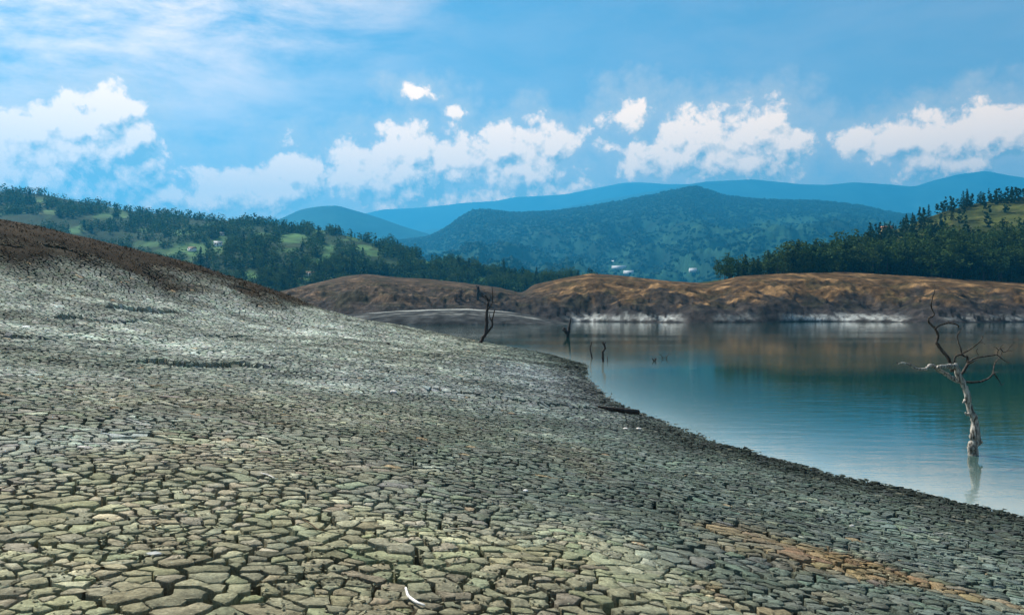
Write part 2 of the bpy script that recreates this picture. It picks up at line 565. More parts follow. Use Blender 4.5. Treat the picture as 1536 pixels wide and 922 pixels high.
def seg_dist(x, y, pts):
    d = np.full(len(x), 1e9)
    for a, b in zip(pts[:-1], pts[1:]):
        ax, ay, bx, by = a[0], a[1], b[0], b[1]
        L2 = (bx - ax) ** 2 + (by - ay) ** 2
        t = np.clip(((x - ax) * (bx - ax) + (y - ay) * (by - ay)) / L2, 0, 1)
        d = np.minimum(d, np.hypot(x - ax - t * (bx - ax), y - ay - t * (by - ay)))
    return d


GRASSLINE = np.array([pix_ground(*p)[:2] for p in ((-260, 350), (0, 398), (150, 419), (300, 444), (420, 468))] + [[-17.0, 86.0]])


def grass_mask(x, y):
    """1 on the brown upper slope behind the line where the old shore vegetation starts"""
    gy = np.interp(x, GRASSLINE[:, 0], GRASSLINE[:, 1])
    m = sstep(-9, 6, y - gy - 4.5 + fbm(x / 4, y / 4, 31, 4) * 8.0)
    return m * (x < -12)


def mud_col(x, y, z):
    n = len(x)
    c = np.tile(np.array(GREY), (n, 1))
    lf = sstep(2.5, -5, x)[:, None]
    c = c * (1 - lf * .55) + np.array((.20, .205, .15)) * lf * .55
    jx, jy = x + fbm(x / 1.5, y / 1.5, 3, 3) * 1.0, y + fbm(x / 1.5, y / 1.5, 8, 3) * 1.6
    for cx, cy, rx, ry, col, w in PATCH:
        m = np.exp(-(((jx - cx) / rx) ** 2 + ((jy - cy) / ry) ** 2) * .8) * w
        c = c * (1 - m[:, None]) + col * m[:, None]
    c = c * np.exp(.55 * fbm(x / 2.2, y / 3.0, 12, 4) + sstep(12, 35, y) * (.75 * fbm(x / 9, y / 3.2, 14, 4)))[:, None]
    wet = sstep(.50, .06, z)[:, None]                       # the strip the lake has only just left is still damp
    c = c * (1 - wet * .62)
    g = grass_mask(x, y)[:, None]
    br = np.array((.026, .019, .011)) * (1 + .8 * fbm(x / 2, y / 2, 44, 4))[:, None]
    c = c * (1 - g) + br * g
    return np.clip(c, .004, .7)


def grid_sheet(xs, ys, zf):
    X, Yg = np.meshgrid(xs, ys)
    x, y = X.ravel(), Yg.ravel()
    z = zf(x, y)
    nx, ny = len(xs), len(ys)
    i = (np.arange(ny - 1)[:, None] * nx + np.arange(nx - 1)[None]).ravel()
    f = np.stack([i, i + 1, i + nx + 1, i + nx], 1)
    return np.stack([x, y, z], 1), f


def mud_zone(x, y, z):
    """where cracked plates lie"""
    return (z > -0.05) & (grass_mask(x, y) < .92)


xs = np.concatenate([np.arange(-95, -30, .8), np.arange(-30, 12, .30), np.arange(12, 32, .8)])
ys = np.concatenate([np.arange(-24, 2, .8), np.arange(2, 40, .30), np.arange(40, 122, .6)])
PLATE_H = 0.36


def floor_h(x, y):
    z = H(x, y)
    g = grass_mask(x, y)
    inside = (y > 1.2) & (np.abs(x) < 6 + y * 1.0)
    d = np.where(inside, sstep(-.10, .10, z) * (1 - sstep(.75, .99, g)), 0)
    return z - PLATE_H * d


gv, gf = grid_sheet(xs, ys, floor_h)
gc = mud_col(gv[:, 0], gv[:, 1], gv[:, 2])
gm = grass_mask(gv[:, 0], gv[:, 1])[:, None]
gc = gc * gm + gc * .28 * (1 - gm)                         # damp silt, darkened further as painted shade down in the cracks
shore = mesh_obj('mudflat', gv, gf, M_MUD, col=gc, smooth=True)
tag(shore, 'cracked grey mud slope of the drained lake shore', kind='structure')


# ------------------------------------------------------------------ mud plates
def seeds():
    pts = []
    cell = {}
    CS = 0.5

    def sp(r, z, n):
        s = 0.116 * (1 + 1.0 * n) + 0.0016 * max(r - 8, 0)
        if z < .42:
            k = (z - .02) / .40
            s *= .46 + .54 * max(k, 0) ** .7
        return max(s, .07)
    N = 500000
    # candidates spread so that near ground gets as many tries per plate as far ground
    rr = np.concatenate([rng.uniform(2.6, 30, N // 2) ** 1.0, rng.uniform(12, 100, N // 2)])
    rr[:N // 4] = 2.6 + 27.4 * np.sqrt(rng.random(N // 4))
    aa = rng.uniform(-R(47), R(43), len(rr))
    x, y = rr * np.sin(aa), rr * np.cos(aa)
    z = H(x, y)
    ok = mud_zone(x, y, z)
    # hidden behind the crest
    gy = np.interp(x, [p[0] for p in GREST_XY], [p[1] for p in GREST_XY])
    ok &= y < gy + 2.5
    x, y, z, rr = x[ok], y[ok], z[ok], rr[ok]
    nn = fbm(x / 1.1, y / 1.1, 71, 2)
    o = np.argsort(rng.random(len(x)))
    for i in o:
        s = sp(rr[i], z[i], nn[i])
        X, Yv = x[i], y[i]
        cx, cy = int(X // CS), int(Yv // CS)
        good = True
        for dx in (-1, 0, 1):
            for dy in (-1, 0, 1):
                for (qx, qy, qs) in cell.get((cx + dx, cy + dy), ()):
                    dd = (qx - X) ** 2 + (qy - Yv) ** 2
                    m = min(s, qs)
                    if dd < m * m:
                        good = False
                        break
                if not good:
                    break
            if not good:
                break
        if good:
            cell.setdefault((cx, cy), []).append((X, Yv, s))
            pts.append((X, Yv))
    return np.array(pts)


GREST_XY = [((px - PX0) / F * Y, Y) for px, py, Y in CREST] + [(0, 84), (3, 76), (8, 70), (40, 60)]
SEED = seeds()
dl = delaunay_2d_cdt([Vector(p) for p in SEED], [], [], 0, 1e-9)
nb = [set() for _ in range(len(SEED))]
orig = [v[0] if v else -1 for v in dl[3]]
for f in dl[2]:
    for a, b in ((0, 1), (1, 2), (2, 0)):
        i, j = orig[f[a]], orig[f[b]]
        nb[i].add(j)
        nb[j].add(i)
# older, wider cracks part the field into larger blocks
NB = max(8, len(SEED) // 9)
blk_seed = SEED[rng.choice(len(SEED), NB, replace=False)]
blk = np.empty(len(SEED), int)
for i in range(0, len(SEED), 2000):
    d2 = ((SEED[i:i + 2000, None] - blk_seed[None]) ** 2).sum(-1)
    blk[i:i + 2000] = d2.argmin(1)
SZ = H(SEED[:, 0], SEED[:, 1])
gapn = fbm(SEED[:, 0] / 1.7, SEED[:, 1] / 1.7, 91, 3)
SR = np.hypot(SEED[:, 0], SEED[:, 1])
WT = rng.uniform(0, 1, len(SEED)) * .009 * (1 + SR * .02)
# some neighbours never parted: they form one larger, irregular plate
mate = np.full(len(SEED), -1)
for i in rng.permutation(len(SEED)):
    if mate[i] < 0 and rng.random() < .56 - .018 * max(SR[i] - 9, 0) and SZ[i] > .35:
        free = [j for j in nb[i] if mate[j] < 0 and np.hypot(*(SEED[i] - SEED[j])) < .42]
        if free:
            j = free[rng.integers(len(free))]
            mate[i], mate[j] = j, i


def cell_of(i):
    """Voronoi cell of seed i, pulled back from each neighbour by half the crack between them; each vertex keeps the edge that leaves it"""
    sx, sy = SEED[i]
    big = .8
    poly = [(sx - big, sy - big, -1), (sx + big, sy - big, -1), (sx + big, sy + big, -1), (sx - big, sy + big, -1)]
    for j in nb[i]:
        qx, qy = SEED[j]
        dx, dy = qx - sx, qy - sy
        L = math.hypot(dx, dy)
        if L > 1.6:
            continue
        dx, dy = dx / L, dy / L
        hair = ((i * 7919 + j * 7919 + min(i, j) * 104729) % 97) < 30
        w = ((.0024 if hair else .0075) if blk[i] == blk[j] else .030) * (1 + 1.1 * (gapn[i] + gapn[j]))
        w = max(w, .0016) + .00085 * min(SR[i], 30)  * (.45 if hair else 1.0)
        lim = L / 2 + (WT[i] - WT[j]) / (2 * L) - (0 if mate[i] == j else min(w, L * .17))
        out = []
        n = len(poly)
        D = [(p[0] - sx) * dx + (p[1] - sy) * dy - lim for p in poly]
        for k in range(n):
            a, b, da, db = poly[k], poly[(k + 1) % n], D[k], D[(k + 1) % n]
            if da < 0:
                out.append(a)
            if (da < 0) != (db < 0):
                t = da / (da - db)
                out.append((a[0] + (b[0] - a[0]) * t, a[1] + (b[1] - a[1]) * t, j if da < 0 else a[2]))
        poly = out
        if len(poly) < 3:
            return None
    if max(abs(p[0] - sx) + abs(p[1] - sy) for p in poly) > .75:
        return None
    return poly


def open_at(poly, j):
    """the vertices of a cell from the far end of its edge towards j round to the near end"""
    for k, p in enumerate(poly):
        if p[2] == j:
            return poly[k + 1:] + poly[:k + 1]
    return None


polys, owner = [], []
CELL = [cell_of(i) for i in range(len(SEED))]
for i, c in enumerate(CELL):
    j = mate[i]
    if c is None:
        continue
    if j >= 0 and CELL[j] is not None:
        pa, pb = open_at(c, j), open_at(CELL[j], i)
        if pa and pb:
            if i < j:
                polys.append([p[:2] for p in pa + pb])
                owner.append(i)
            continue
    polys.append([p[:2] for p in c])
    owner.append(i)
owner = np.array(owner)


def resample(poly, n):
    p = np.array(poly)
    q = np.vstack([p, p[:1]])
    s = np.concatenate([[0], np.cumsum(np.hypot(*np.diff(q, axis=0).T))])
    t = np.linspace(0, s[-1], n, endpoint=False)
    # keep the corners: move the closest sample onto each corner
    for c in s[:-1]:
        k = np.argmin(np.abs(t - c))
        t[k] = c
    t.sort()
    return np.stack([np.interp(t, s, q[:, 0]), np.interp(t, s, q[:, 1])], 1)


def plates(idx, n, bevel=True, seed=0):
    """all plates idx with n-point outlines: verts (M, V, 3), faces for one plate, smooth flags, colours"""
    O = np.array([resample(polys[k], n) for k in idx])                     # M,n,2
    M = len(O)
    fx, fy = O[..., 0].ravel(), O[..., 1].ravel()
    wx = gnoise(fx / .13, fy / .13, 51) * .016 + gnoise(fx / .04, fy / .04, 52) * .020
    wy = gnoise(fx / .13, fy / .13, 53) * .016 + gnoise(fx / .04, fy / .04, 54) * .020
    c0 = O.mean(1)
    size = np.sqrt(((O - c0[:, None]) ** 2).sum(-1)).mean(1)
    k = np.clip(size / .14, .35, 1.2)[:, None]
    O = O + np.stack([wx, wy], 1).reshape(M, n, 2) * k[..., None]
    c0 = O.mean(1)
    dd = O - c0[:, None]
    ln = np.hypot(dd[..., 0], dd[..., 1])
    O = c0[:, None] + dd * (1 - .05 * np.clip(ln / ln.mean(1, keepdims=True) - 1.05, 0, .5))[..., None]      # broken corners leave pits where cracks meet
    zc = H(c0[:, 0], c0[:, 1])
    e = .15
    gx = (H(c0[:, 0] + e, c0[:, 1]) - H(c0[:, 0] - e, c0[:, 1])) / (2 * e)
    gy = (H(c0[:, 0], c0[:, 1] + e) - H(c0[:, 0], c0[:, 1] - e)) / (2 * e)
    r = np.random.default_rng(100 + seed)
    low = sstep(.36, .04, zc)
    tl = .010 + .0011 * np.clip(np.hypot(c0[:, 0], c0[:, 1]) - 6, 0, 40) + .10 * low
    gx = gx + r.normal(0, 1, M) * tl
    gy = gy + r.normal(0, 1, M) * tl
    lift = r.normal(0, .003, M) + np.abs(r.normal(0, .014, M)) * low

    def ring(scale, dz):
        P = c0[:, None] + (O - c0[:, None]) * scale
        d = P - c0[:, None]
        z = zc[:, None] + lift[:, None] + gx[:, None] * d[..., 0] + gy[:, None] * d[..., 1] + dz
        return np.concatenate([P, z[..., None]], -1)
    rag = .972 + r.uniform(-.03, .020, (M, n))
    rim = ring(1.0, -.005 + r.normal(0, .003, (M, n)))
    top = ring(rag[..., None], r.normal(0, .0016, (M, n)))
    dome = (r.uniform(-.004, .001, M))[:, None]
    cen = ring(0.0, dome)[:, :1]
    cen[..., 2] += 0.0
    bot = ring(1.0, 0.0)
    bot[..., 2] = rim[..., 2] - PLATE_H - .03
    A = np.arange(n)
    B = (A + 1) % n
    if bevel:
        V = np.concatenate([cen, top, rim, rim.copy(), bot], 1)
        tri = np.stack([np.zeros(n, int), 1 + A, 1 + B], 1)
        quad = np.concatenate([np.stack([1 + A, 1 + n + A, 1 + n + B, 1 + B], 1),
                               np.stack([1 + 2 * n + A, 1 + 3 * n + A, 1 + 3 * n + B, 1 + 2 * n + B], 1)])
        sm = np.concatenate([np.ones(n, bool), np.zeros(n, bool), np.zeros(n, bool)])
    else:
        V = np.concatenate([cen, rim, bot], 1)
        tri = np.stack([np.zeros(n, int), 1 + A, 1 + B], 1)
        quad = np.stack([1 + A, 1 + n + A, 1 + n + B, 1 + B], 1)
        sm = np.concatenate([np.zeros(n, bool), np.zeros(n, bool)])
    col = mud_col(c0[:, 0], c0[:, 1], zc)
    col = col * np.exp(r.normal(0, 1, (M, 1)) * (.13 + .001 * np.clip(np.hypot(c0[:, 0], c0[:, 1]), 0, 45))[:, None]) * (1 + r.normal(0, .035, (M, 3)))
    pale = r.random(M)
    col[pale > .975] = col[pale > .975] * 1.35 + np.array((.06, .05, .03))
    rust = (r.random(M) > .993) & (zc > .5)
    col[rust] = col[rust] * .55 + np.array((.20, .135, .07))
    return V, tri, quad, sm, np.clip(col, .01, .75)


PO = np.array([np.mean(p, 0) for p in polys])
PR = np.hypot(PO[:, 0], PO[:, 1])
PZ = H(PO[:, 0], PO[:, 1])
area = np.array([abs(sum(p[k][0] * p[k - 1][1] - p[k][1] * p[k - 1][0] for k in range(len(p)))) / 2 for p in polys])
ppx = PX0 + F * PO[:, 0] / PO[:, 1]
ppy = PY0 + F * (CAMZ - PZ) / PO[:, 1]
scr = area * (CAMZ - PZ) / PR ** 3
vis = (ppx > 10) & (ppx < 1526) & (ppy < 915)
rank = np.argsort(np.where(vis, -scr, 1))
single = rank[:300]
V, tri, quad, sm, col = plates(single, 20, True, 1)
for k in range(len(single)):
    o = mesh_obj('mud_plate', V[k], [tri, quad], M_MUD, shore, np.tile(col[k], (V.shape[1], 1)), sm)
rest = np.setdiff1d(np.arange(len(polys)), single)


def joined(name, sel, n, bevel, seed):
    V, tri, quad, sm, col = plates(sel, n, bevel, seed)
    M, nv = V.shape[:2]
    off = (np.arange(M) * nv)[:, None, None]
    T = (tri[None] + off).reshape(-1, 3)
    Q = (quad[None] + off).reshape(-1, 4)
    s = np.concatenate([np.tile(sm[:len(tri)], M), np.tile(sm[len(tri):], M)])
    o = mesh_obj(name, V.reshape(-1, 3), [T, Q], M_MUD, shore, np.repeat(col, nv, 0), s)
    tag(o, kind='stuff')


near = rest[PR[rest] < 11]
mid = rest[(PR[rest] >= 11) & (PR[rest] < 26)]
far = rest[PR[rest] >= 26]
joined('mud_plate_field', near, 14, True, 2)
joined('mud_plate_field', mid, 9, False, 3)
joined('mud_plate_field', far, 6, False, 4)
print('plates', len(polys), len(near), len(mid), len(far))

# crumbs of dried mud lying in the cracks and on the plates
N = 26000
cr = 3.2 + 16 * rng.random(N) ** 1.3
ca = rng.uniform(-R(40), R(40), N)
cx, cy = cr * np.sin(ca), cr * np.cos(ca)
cz = H(cx, cy)
ok = (cz > .08) & (fbm(cx / 1.3, cy / 1.3, 141, 3) + rng.normal(0, .25, N) > .0)
cx, cy, cz, cr = cx[ok], cy[ok], cz[ok], cr[ok]
n = len(cx)
sz = np.clip(np.exp(rng.normal(math.log(.008), .45, n)), .003, .017) * (1 + .03 * cr)
oc = np.array([(1, 0, 0), (0, 1, 0), (-1, 0, 0), (0, -1, 0), (0, 0, .5), (0, 0, -.5)])
V = oc[None] * (1 + rng.normal(0, .2, (n, 6, 3))) * sz[:, None, None] + rng.normal(0, .18, (n, 6, 3)) * sz[:, None, None]
V = V + np.stack([cx, cy, cz + sz * .3], 1)[:, None]
T = np.array([(0, 1, 4), (1, 2, 4), (2, 3, 4), (3, 0, 4), (1, 0, 5), (2, 1, 5), (3, 2, 5), (0, 3, 5)])
cc = mud_col(cx, cy, cz) * np.exp(rng.normal(-.1, .35, (n, 1)))
o = mesh_obj('mud_crumbs', V.reshape(-1, 3), (T[None] + (np.arange(n) * 6)[:, None, None]).reshape(-1, 3), M_MUD, shore, np.repeat(np.clip(cc, .01, .7), 6, 0), False)
tag(o, kind='stuff')

# dry grass on the brown crest
tx = rng.uniform(-75, -13, 60000)
ty = rng.uniform(30, 92, 60000)
gmk = grass_mask(tx, ty)
gcy = np.interp(tx, [p[0] for p in GREST_XY], [p[1] for p in GREST_XY])
keep = (gmk > .35) & (ty < gcy + 3) & (rng.random(60000) < .42 * gmk ** 2)
tx, ty = tx[keep][:9000], ty[keep][:9000]
tz = H(tx, ty)
n = len(tx)
vs, fs = [], []
for b in range(4):
    a = rng.uniform(0, 2 * np.pi, n)
    h = rng.uniform(.04, .15, n)
    w = rng.uniform(.02, .05, n)
    lean = rng.normal(0, .12, (n, 2))
    bx, by = tx + rng.normal(0, .10, n), ty + rng.normal(0, .10, n)
    p0 = np.stack([bx - np.cos(a) * w, by - np.sin(a) * w, tz - .03], 1)
    p1 = np.stack([bx + np.cos(a) * w, by + np.sin(a) * w, tz - .03], 1)
    p2 = np.stack([bx + lean[:, 0], by + lean[:, 1], tz + h], 1)
    vs.append(np.stack([p0, p1, p2], 1).reshape(-1, 3))
vs = np.concatenate(vs)
o = mesh_obj('dry_grass', vs, np.arange(len(vs)).reshape(-1, 3), M_STRAW)
tag(o, 'short dry brown grass along the crest of the mud slope', 'grass', kind='stuff')

# ------------------------------------------------------------------ lake and base ground
LW = 1500
lx = np.concatenate([[-LW, -600, -200, -60], np.arange(-30, 40, 1.0), [60, 200, 600, LW]])
ly = np.concatenate([[-300, -100, -40], np.arange(-20, 100, 1.0), [130, 300, 600, 900]])
lv, lf = grid_sheet(lx, ly, lambda x, y: np.zeros(len(x)))
bed = H(np.clip(lv[:, 0], -90, 31), np.clip(lv[:, 1], -24, 120))
turb = (np.exp(np.minimum(bed, 0) / .40) * (np.abs(lv[:, 0]) < 45) * (lv[:, 1] < 105))[:, None]      # shallow silt, paled further to carry the bright sky reflection
lc = np.array((.004, .036, .031)) * (1 - turb) + np.array((.20, .26, .25)) * turb
o = mesh_obj('lake', lv, lf, M_WATER, col=lc)
tag(o, 'calm teal lake with ripples, low after drought', kind='structure')
GB = 15200
o = mesh_obj('ground', [(-GB, -3000, -2.6), (GB, -3000, -2.6), (GB, 14400, -2.6), (-GB, 14400, -2.6)], np.array([[0, 1, 2, 3]]), M_HILL,
             col=np.tile((.05, .07, .035), (4, 1)))
tag(o, 'green valley floor beneath the hills', kind='structure')


# ------------------------------------------------------------------ hills as height fields from their skylines
class Ridge:
    def __init__(s, crest, Y0, Y1, Y2, z0=-1.0, power=1.0, amp=0.0, nscale=50.0, seed=0, back=0.0, octv=5, stretch=1.0, fine=0.0, bias=0.0):
        s.fine, s.bias = fine, bias
        c = np.array(crest, float)
        s.cx, s.cy = c[:, 0], c[:, 1]
        s.Y0, s.Y1, s.Y2, s.z0, s.p, s.amp, s.ns, s.seed, s.back, s.oct, s.st = Y0, Y1, Y2, z0, power, amp, nscale, seed, back, octv, stretch

    def skyline(s, px):
        a = np.interp(px, s.cx, s.cy)
        return .25 * np.interp(px - 6, s.cx, s.cy) + .5 * a + .25 * np.interp(px + 6, s.cx, s.cy)

    def pos(s, px, t):
        px, t = np.asarray(px, float), np.asarray(t, float)
        Y0 = s.Y0(px) if callable(s.Y0) else s.Y0
        Y1 = s.Y1(px) if callable(s.Y1) else s.Y1
        Y = np.where(t <= 1, Y0 + (Y1 - Y0) * t, Y1 + (s.Y2 - Y1) * (t - 1))
        zc = CAMZ + (PY0 - s.skyline(px)) / F * Y1
        up = s.z0 + (zc - s.z0) * np.clip(t, 0, 1) ** s.p
        dn = zc + (s.back - zc) * sstep(0, 1, t - 1)
        z = np.where(t <= 1, up, dn)
        x = (px - PX0) / F * Y
        wgt = np.where(t <= 1, np.sin(np.pi * np.clip(t, 0, 1) ** .7) * (1 - .70 * sstep(.55, 1, t)) + .03 * t, .2)
        nz = fbm(x / s.ns, Y / (s.ns * s.st), s.seed, s.oct)
        rd = .55 - np.abs(fbm(x / (s.ns * 1.7), Y / (s.ns * 2.6), s.seed + 5, 3)) * 1.7
        z = z + s.amp * wgt * (nz * .7 + rd * .6 + s.bias)
        if s.fine:
            z = z + s.fine * wgt * (.5 - np.abs(fbm(x / (s.ns * .22), Y / (s.ns * .5), s.seed + 9, 4)) * 2.2)
        return np.stack([x, Y, z], -1)

    def sheet(s, name, px, t, mat, colf, label):
        P, T = np.meshgrid(px, t)
        v = s.pos(P.ravel(), T.ravel())
        nx, ny = len(px), len(t)
        i = (np.arange(ny - 1)[:, None] * nx + np.arange(nx - 1)[None]).ravel()
        f = np.stack([i, i + 1, i + nx + 1, i + nx], 1)
        o = mesh_obj(name, v, f, mat, col=colf(P.ravel(), T.ravel(), v), smooth=True)
        return tag(o, label, kind='structure')


WIDE = np.concatenate([np.linspace(-1500, -120, 60), np.linspace(-110, 1650, 441), np.linspace(1670, 3000, 60)])

# --- brown drained banks across the water
FS = Ridge([(-1500, 440), (-400, 452), (300, 452), (420, 437), (470, 425), (520, 414), (545, 411), (600, 416), (640, 418), (700, 425), (760, 434), (783, 440),
            (800, 427), (850, 416), (885, 410), (930, 413), (1000, 421), (1060, 425), (1110, 414), (1180, 410), (1265, 408), (1330, 412),
            (1450, 419), (1536, 425), (2000, 428), (3000, 420)],
           lambda px: 302 - 45 * sstep(760, 560, px) + 14 * np.sin(px / 61.0) * sstep(600, 900, px), 395, 520, -1.0, .72, 5.6, 26.0, 21, 3.0, fine=0.9)


def fs_col(px, t, v):
    x, y, z = v.T
    n1, n2, n3 = fbm(x / 14, y / 20, 5, 5), fbm(x / 5, y / 5, 15, 4), fbm(x / 2.2, y / 6, 25, 3)
    c = np.array((.046, .038, .031)) * np.ones((len(x), 1))
    warm = sstep(780, 850, px)[:, None]
    top = (sstep(6.5, 15, z + n1 * 9 + n3 * 3))[:, None]
    c = c * (1 - top) + (np.array((.070, .050, .032)) * (1 - warm) + np.array((.105, .064, .028)) * warm) * top
    bare = (sstep(.05, .38, fbm(x / 17, y / 11, 77, 5)) * sstep(6, 11, z + n2 * 5))[:, None]
    c = c * (1 - bare * .85) + (np.array((.13, .088, .055)) * (1 - warm) + np.array((.27, .165, .075)) * warm) * bare * .85  # bare soil patches; upper slopes also coloured for the sun on them
    gr = sstep(.02, .40, fbm(x / 11, y / 13, 57, 4))[:, None]
    c = c * (1 - gr * .5) + np.array((.034, .036, .016)) * gr * .5
    purple = sstep(7.5, 3.5, z + n2 * 3)[:, None]
    c = c * (1 - purple * .8) + np.array((.046, .041, .040)) * purple * .8
    # white dried margin just above the waterline
    sw = sstep(830, 880, px) * sstep(1036, 1000, px) + sstep(1160, 1190, px) * sstep(1375, 1330, px) * 1.0 + .45 * sstep(1060, 1080, px) * sstep(1150, 1120, px) + .5 * sstep(1400, 1430, px)
    salt = sstep(.35, 1.0, z + n2 * .8) * sstep(3.6, 1.9, z + n2 * 2.0) * sw * (1 - .75 * sstep(-.1, .25, n3))
    c = c * (1 - salt[:, None]) + np.array((.44, .47, .45)) * salt[:, None]
    line = (sstep(.70, 1.0, np.sin(z * 5.5 + n1 * 2)) * (.7 * sstep(800, 700, px) + .25))[:, None]      # old waterlines
    c = c * (1 + line) * np.exp(n2 * .9 + n3 * .5)[:, None]
    return np.clip(c * .60, .006, .6)


FS.sheet('far_bank', np.concatenate([np.linspace(-1500, 330, 60), np.linspace(340, 1640, 650), np.linspace(1660, 3000, 50)]), np.concatenate([np.linspace(0, 1, 110), np.linspace(1.05, 2, 10)]), M_TURF, fs_col, 'brown drained bank across the lake')

# --- low dark spit in front of it
SP = Ridge([(380, 480), (480, 474), (545, 470), (600, 466), (650, 464), (700, 463), (760, 467), (800, 473), (840, 482), (868, 488.5), (900, 496)],
           238, 262, 285, -.8, .5, .5, 9.0, 61, -1.0)


def sp_col(px, t, v):
    x, y, z = v.T
    n1 = fbm(x / 4, y / 3, 8, 4)
    c = np.array((.030, .032, .032)) * np.ones((len(x), 1)) * np.exp(n1 * 1.2)[:, None]
    s = (sstep(.86, .96, t + n1 * .06) * sstep(540, 570, px) * sstep(790, 730, px))[:, None]
    g = (sstep(.35, .55, t) * sstep(.75, .6, t) * sstep(0.0, .35, fbm(x / 9, y / 2, 18, 3)))[:, None] * .5
    c = c * (1 - np.maximum(s, g)) + np.array((.30, .32, .30)) * np.maximum(s, g)
    return np.clip(c, .015, .7)


SP.sheet('mud_spit', np.linspace(380, 900, 200), np.concatenate([np.linspace(0, 1, 26), np.linspace(1.1, 2, 8)]), M_TURF, sp_col, 'low dark mud spit with a pale top')

# --- wooded hill above the bank, on the right
RH = Ridge([(960, 432), (1040, 425), (1085, 419), (1150, 408), (1230, 388), (1300, 362), (1360, 338), (1420, 316), (1470, 304), (1536, 295), (1700, 280), (2100, 262), (3000, 262)],
           404, lambda px: 440 + 150 * sstep(1080, 1480, px), 900, 17.0, .95, 4.0, 60.0, 33, 0.0)


def rh_col(px, t, v):
    x, y, z = v.T
    n1, n2 = fbm(x / 30, y / 30, 6, 4), fbm(x / 7, y / 7, 16, 4)
    c = np.array((.028, .038, .012)) * np.ones((len(x), 1))
    bright = sstep(-.1, .35, n1)[:, None]  # lighter meadow grass in noise patches
    c = c * (1 - bright) + np.array((.060, .074, .020)) * bright
    dry = sstep(.2, .5, n2 + n1 * .3)[:, None]
    c = c * (1 - dry * .5) + np.array((.075, .065, .028)) * dry * .5
    return np.clip(c * (1 + n2 * .5)[:, None], .01, .5)


RH.sheet('wooded_hill', np.concatenate([np.linspace(960, 1650, 170), np.linspace(1680, 3000, 30)]), np.concatenate([np.linspace(0, 1, 60), np.linspace(1.08, 2, 10)]), M_HILL, rh_col, 'green hillside above the brown bank')

# --- long wooded hill on the left
LH = Ridge([(-1500, 240), (-500, 262), (0, 287), (60, 291), (130, 305), (200, 317), (300, 328), (400, 335), (480, 344), (540, 358), (600, 378), (660, 398),
            (720, 411), (790, 421), (860, 429), (930, 440)],
           lambda px: 600 + 120 * sstep(500, 100, px), lambda px: 780 + 480 * sstep(800, 200, px), 1560, 2.0, .85, 17.0, 170.0, 41, 0.0)
LH_FIELDS = [(327, 373, 13, 8), (288, 380, 11, 6), (333, 357, 8, 5), (465, 417, 11, 5), (155, 325, 16, 6), (75, 318, 12, 4), (60, 300, 10, 4), (185, 322, 8, 5), (220, 366, 26, 5), (250, 378, 24, 6), (285, 372, 30, 9), (300, 380, 10, 5), (440, 357, 24, 8), (492, 372, 12, 8), (430, 375, 20, 4), (375, 413, 13, 6), (480, 347, 16, 4), (500, 385, 20, 6), (535, 388, 12, 3),
             (330, 362, 14, 4), (395, 352, 14, 4), (480, 392, 18, 5), (560, 380, 16, 5), (640, 392, 18, 4), (730, 420, 16, 4), (545, 372, 14, 5), (215, 345, 14, 3), (110, 345, 12, 4), (720, 418, 15, 4), (460, 408, 12, 4)]


def v_py(v):
    return PX0 + F * v[:, 0] / v[:, 1], PY0 - F * (v[:, 2] - CAMZ) / v[:, 1]


def field_mask(fields, px, py, jit=None):
    m = np.zeros(len(px))
    for fx, fy, rx, ry in fields:
        d = np.hypot((px - fx) / rx, (py - fy) / ry)
        if jit is not None:
            d = d + jit
        m = np.maximum(m, sstep(1.15, .75, d))
    return m


def lh_col(px, t, v):
    x, y, z = v.T
    qx, qy = v_py(v)
    n1, n2 = fbm(x / 65, y / 85, 7, 4), fbm(x / 17, y / 20, 19, 4)
    c = np.array((.016, .034, .014)) * np.ones((len(x), 1))
    m = np.maximum(field_mask(LH_FIELDS, qx, qy, n2 * .5), sstep(.24, .42, n1) * .6)[:, None]
    f1 = np.array((.052, .112, .040)) * (1 + n1 * .8)[:, None]
    c = c * (1 - m) + f1 * m
    dry = sstep(.3, .55, fbm(x / 42, y / 42, 99, 3))[:, None] * .25
    c = c * (1 - dry) + np.array((.13, .13, .07)) * dry
    return np.clip(c * (1 + n2 * .4)[:, None], .01, .5)


LHPX = np.concatenate([np.linspace(-1500, -100, 50), np.linspace(-90, 930, 300)])
LH.sheet('wooded_slope', LHPX, np.concatenate([np.linspace(0, 1, 70), np.linspace(1.1, 2, 8)]), M_HILL, lh_col, 'long green wooded slope behind the mud crest')

# --- blue mountain in the middle
MM = Ridge([(-1500, 330), (300, 372), (520, 366), (580, 362), (640, 356), (665, 345), (690, 326), (708, 315), (730, 314), (775, 319), (830, 316), (880, 309), (940, 299), (1000, 287),
            (1040, 279), (1060, 283), (1090, 293), (1150, 299), (1220, 301), (1270, 305), (1300, 309), (1345, 319), (1450, 330), (1700, 338), (2200, 310), (3000, 320)],
           1600, 4600, 5900, 0.0, .95, 170.0, 820.0, 52, 0.0, 6, 1.5, fine=62.0, bias=-.42)
MM_FIELDS = [(932, 404, 24, 11), (1036, 402, 20, 10), (700, 385, 20, 4), (760, 395, 16, 4), (745, 385, 10, 3), (860, 370, 20, 5), (900, 355, 14, 4), (930, 380, 18, 5), (1000, 360, 20, 8), (1060, 370, 22, 8), (1090, 345, 26, 7), (1150, 335, 26, 6), (1200, 330, 30, 8), (1120, 355, 18, 6), (1020, 400, 14, 5), (870, 402, 12, 4), (1080, 380, 14, 6), (655, 378, 18, 3), (1250, 322, 16, 4), (1185, 352, 20, 6), (1045, 340, 14, 5)]


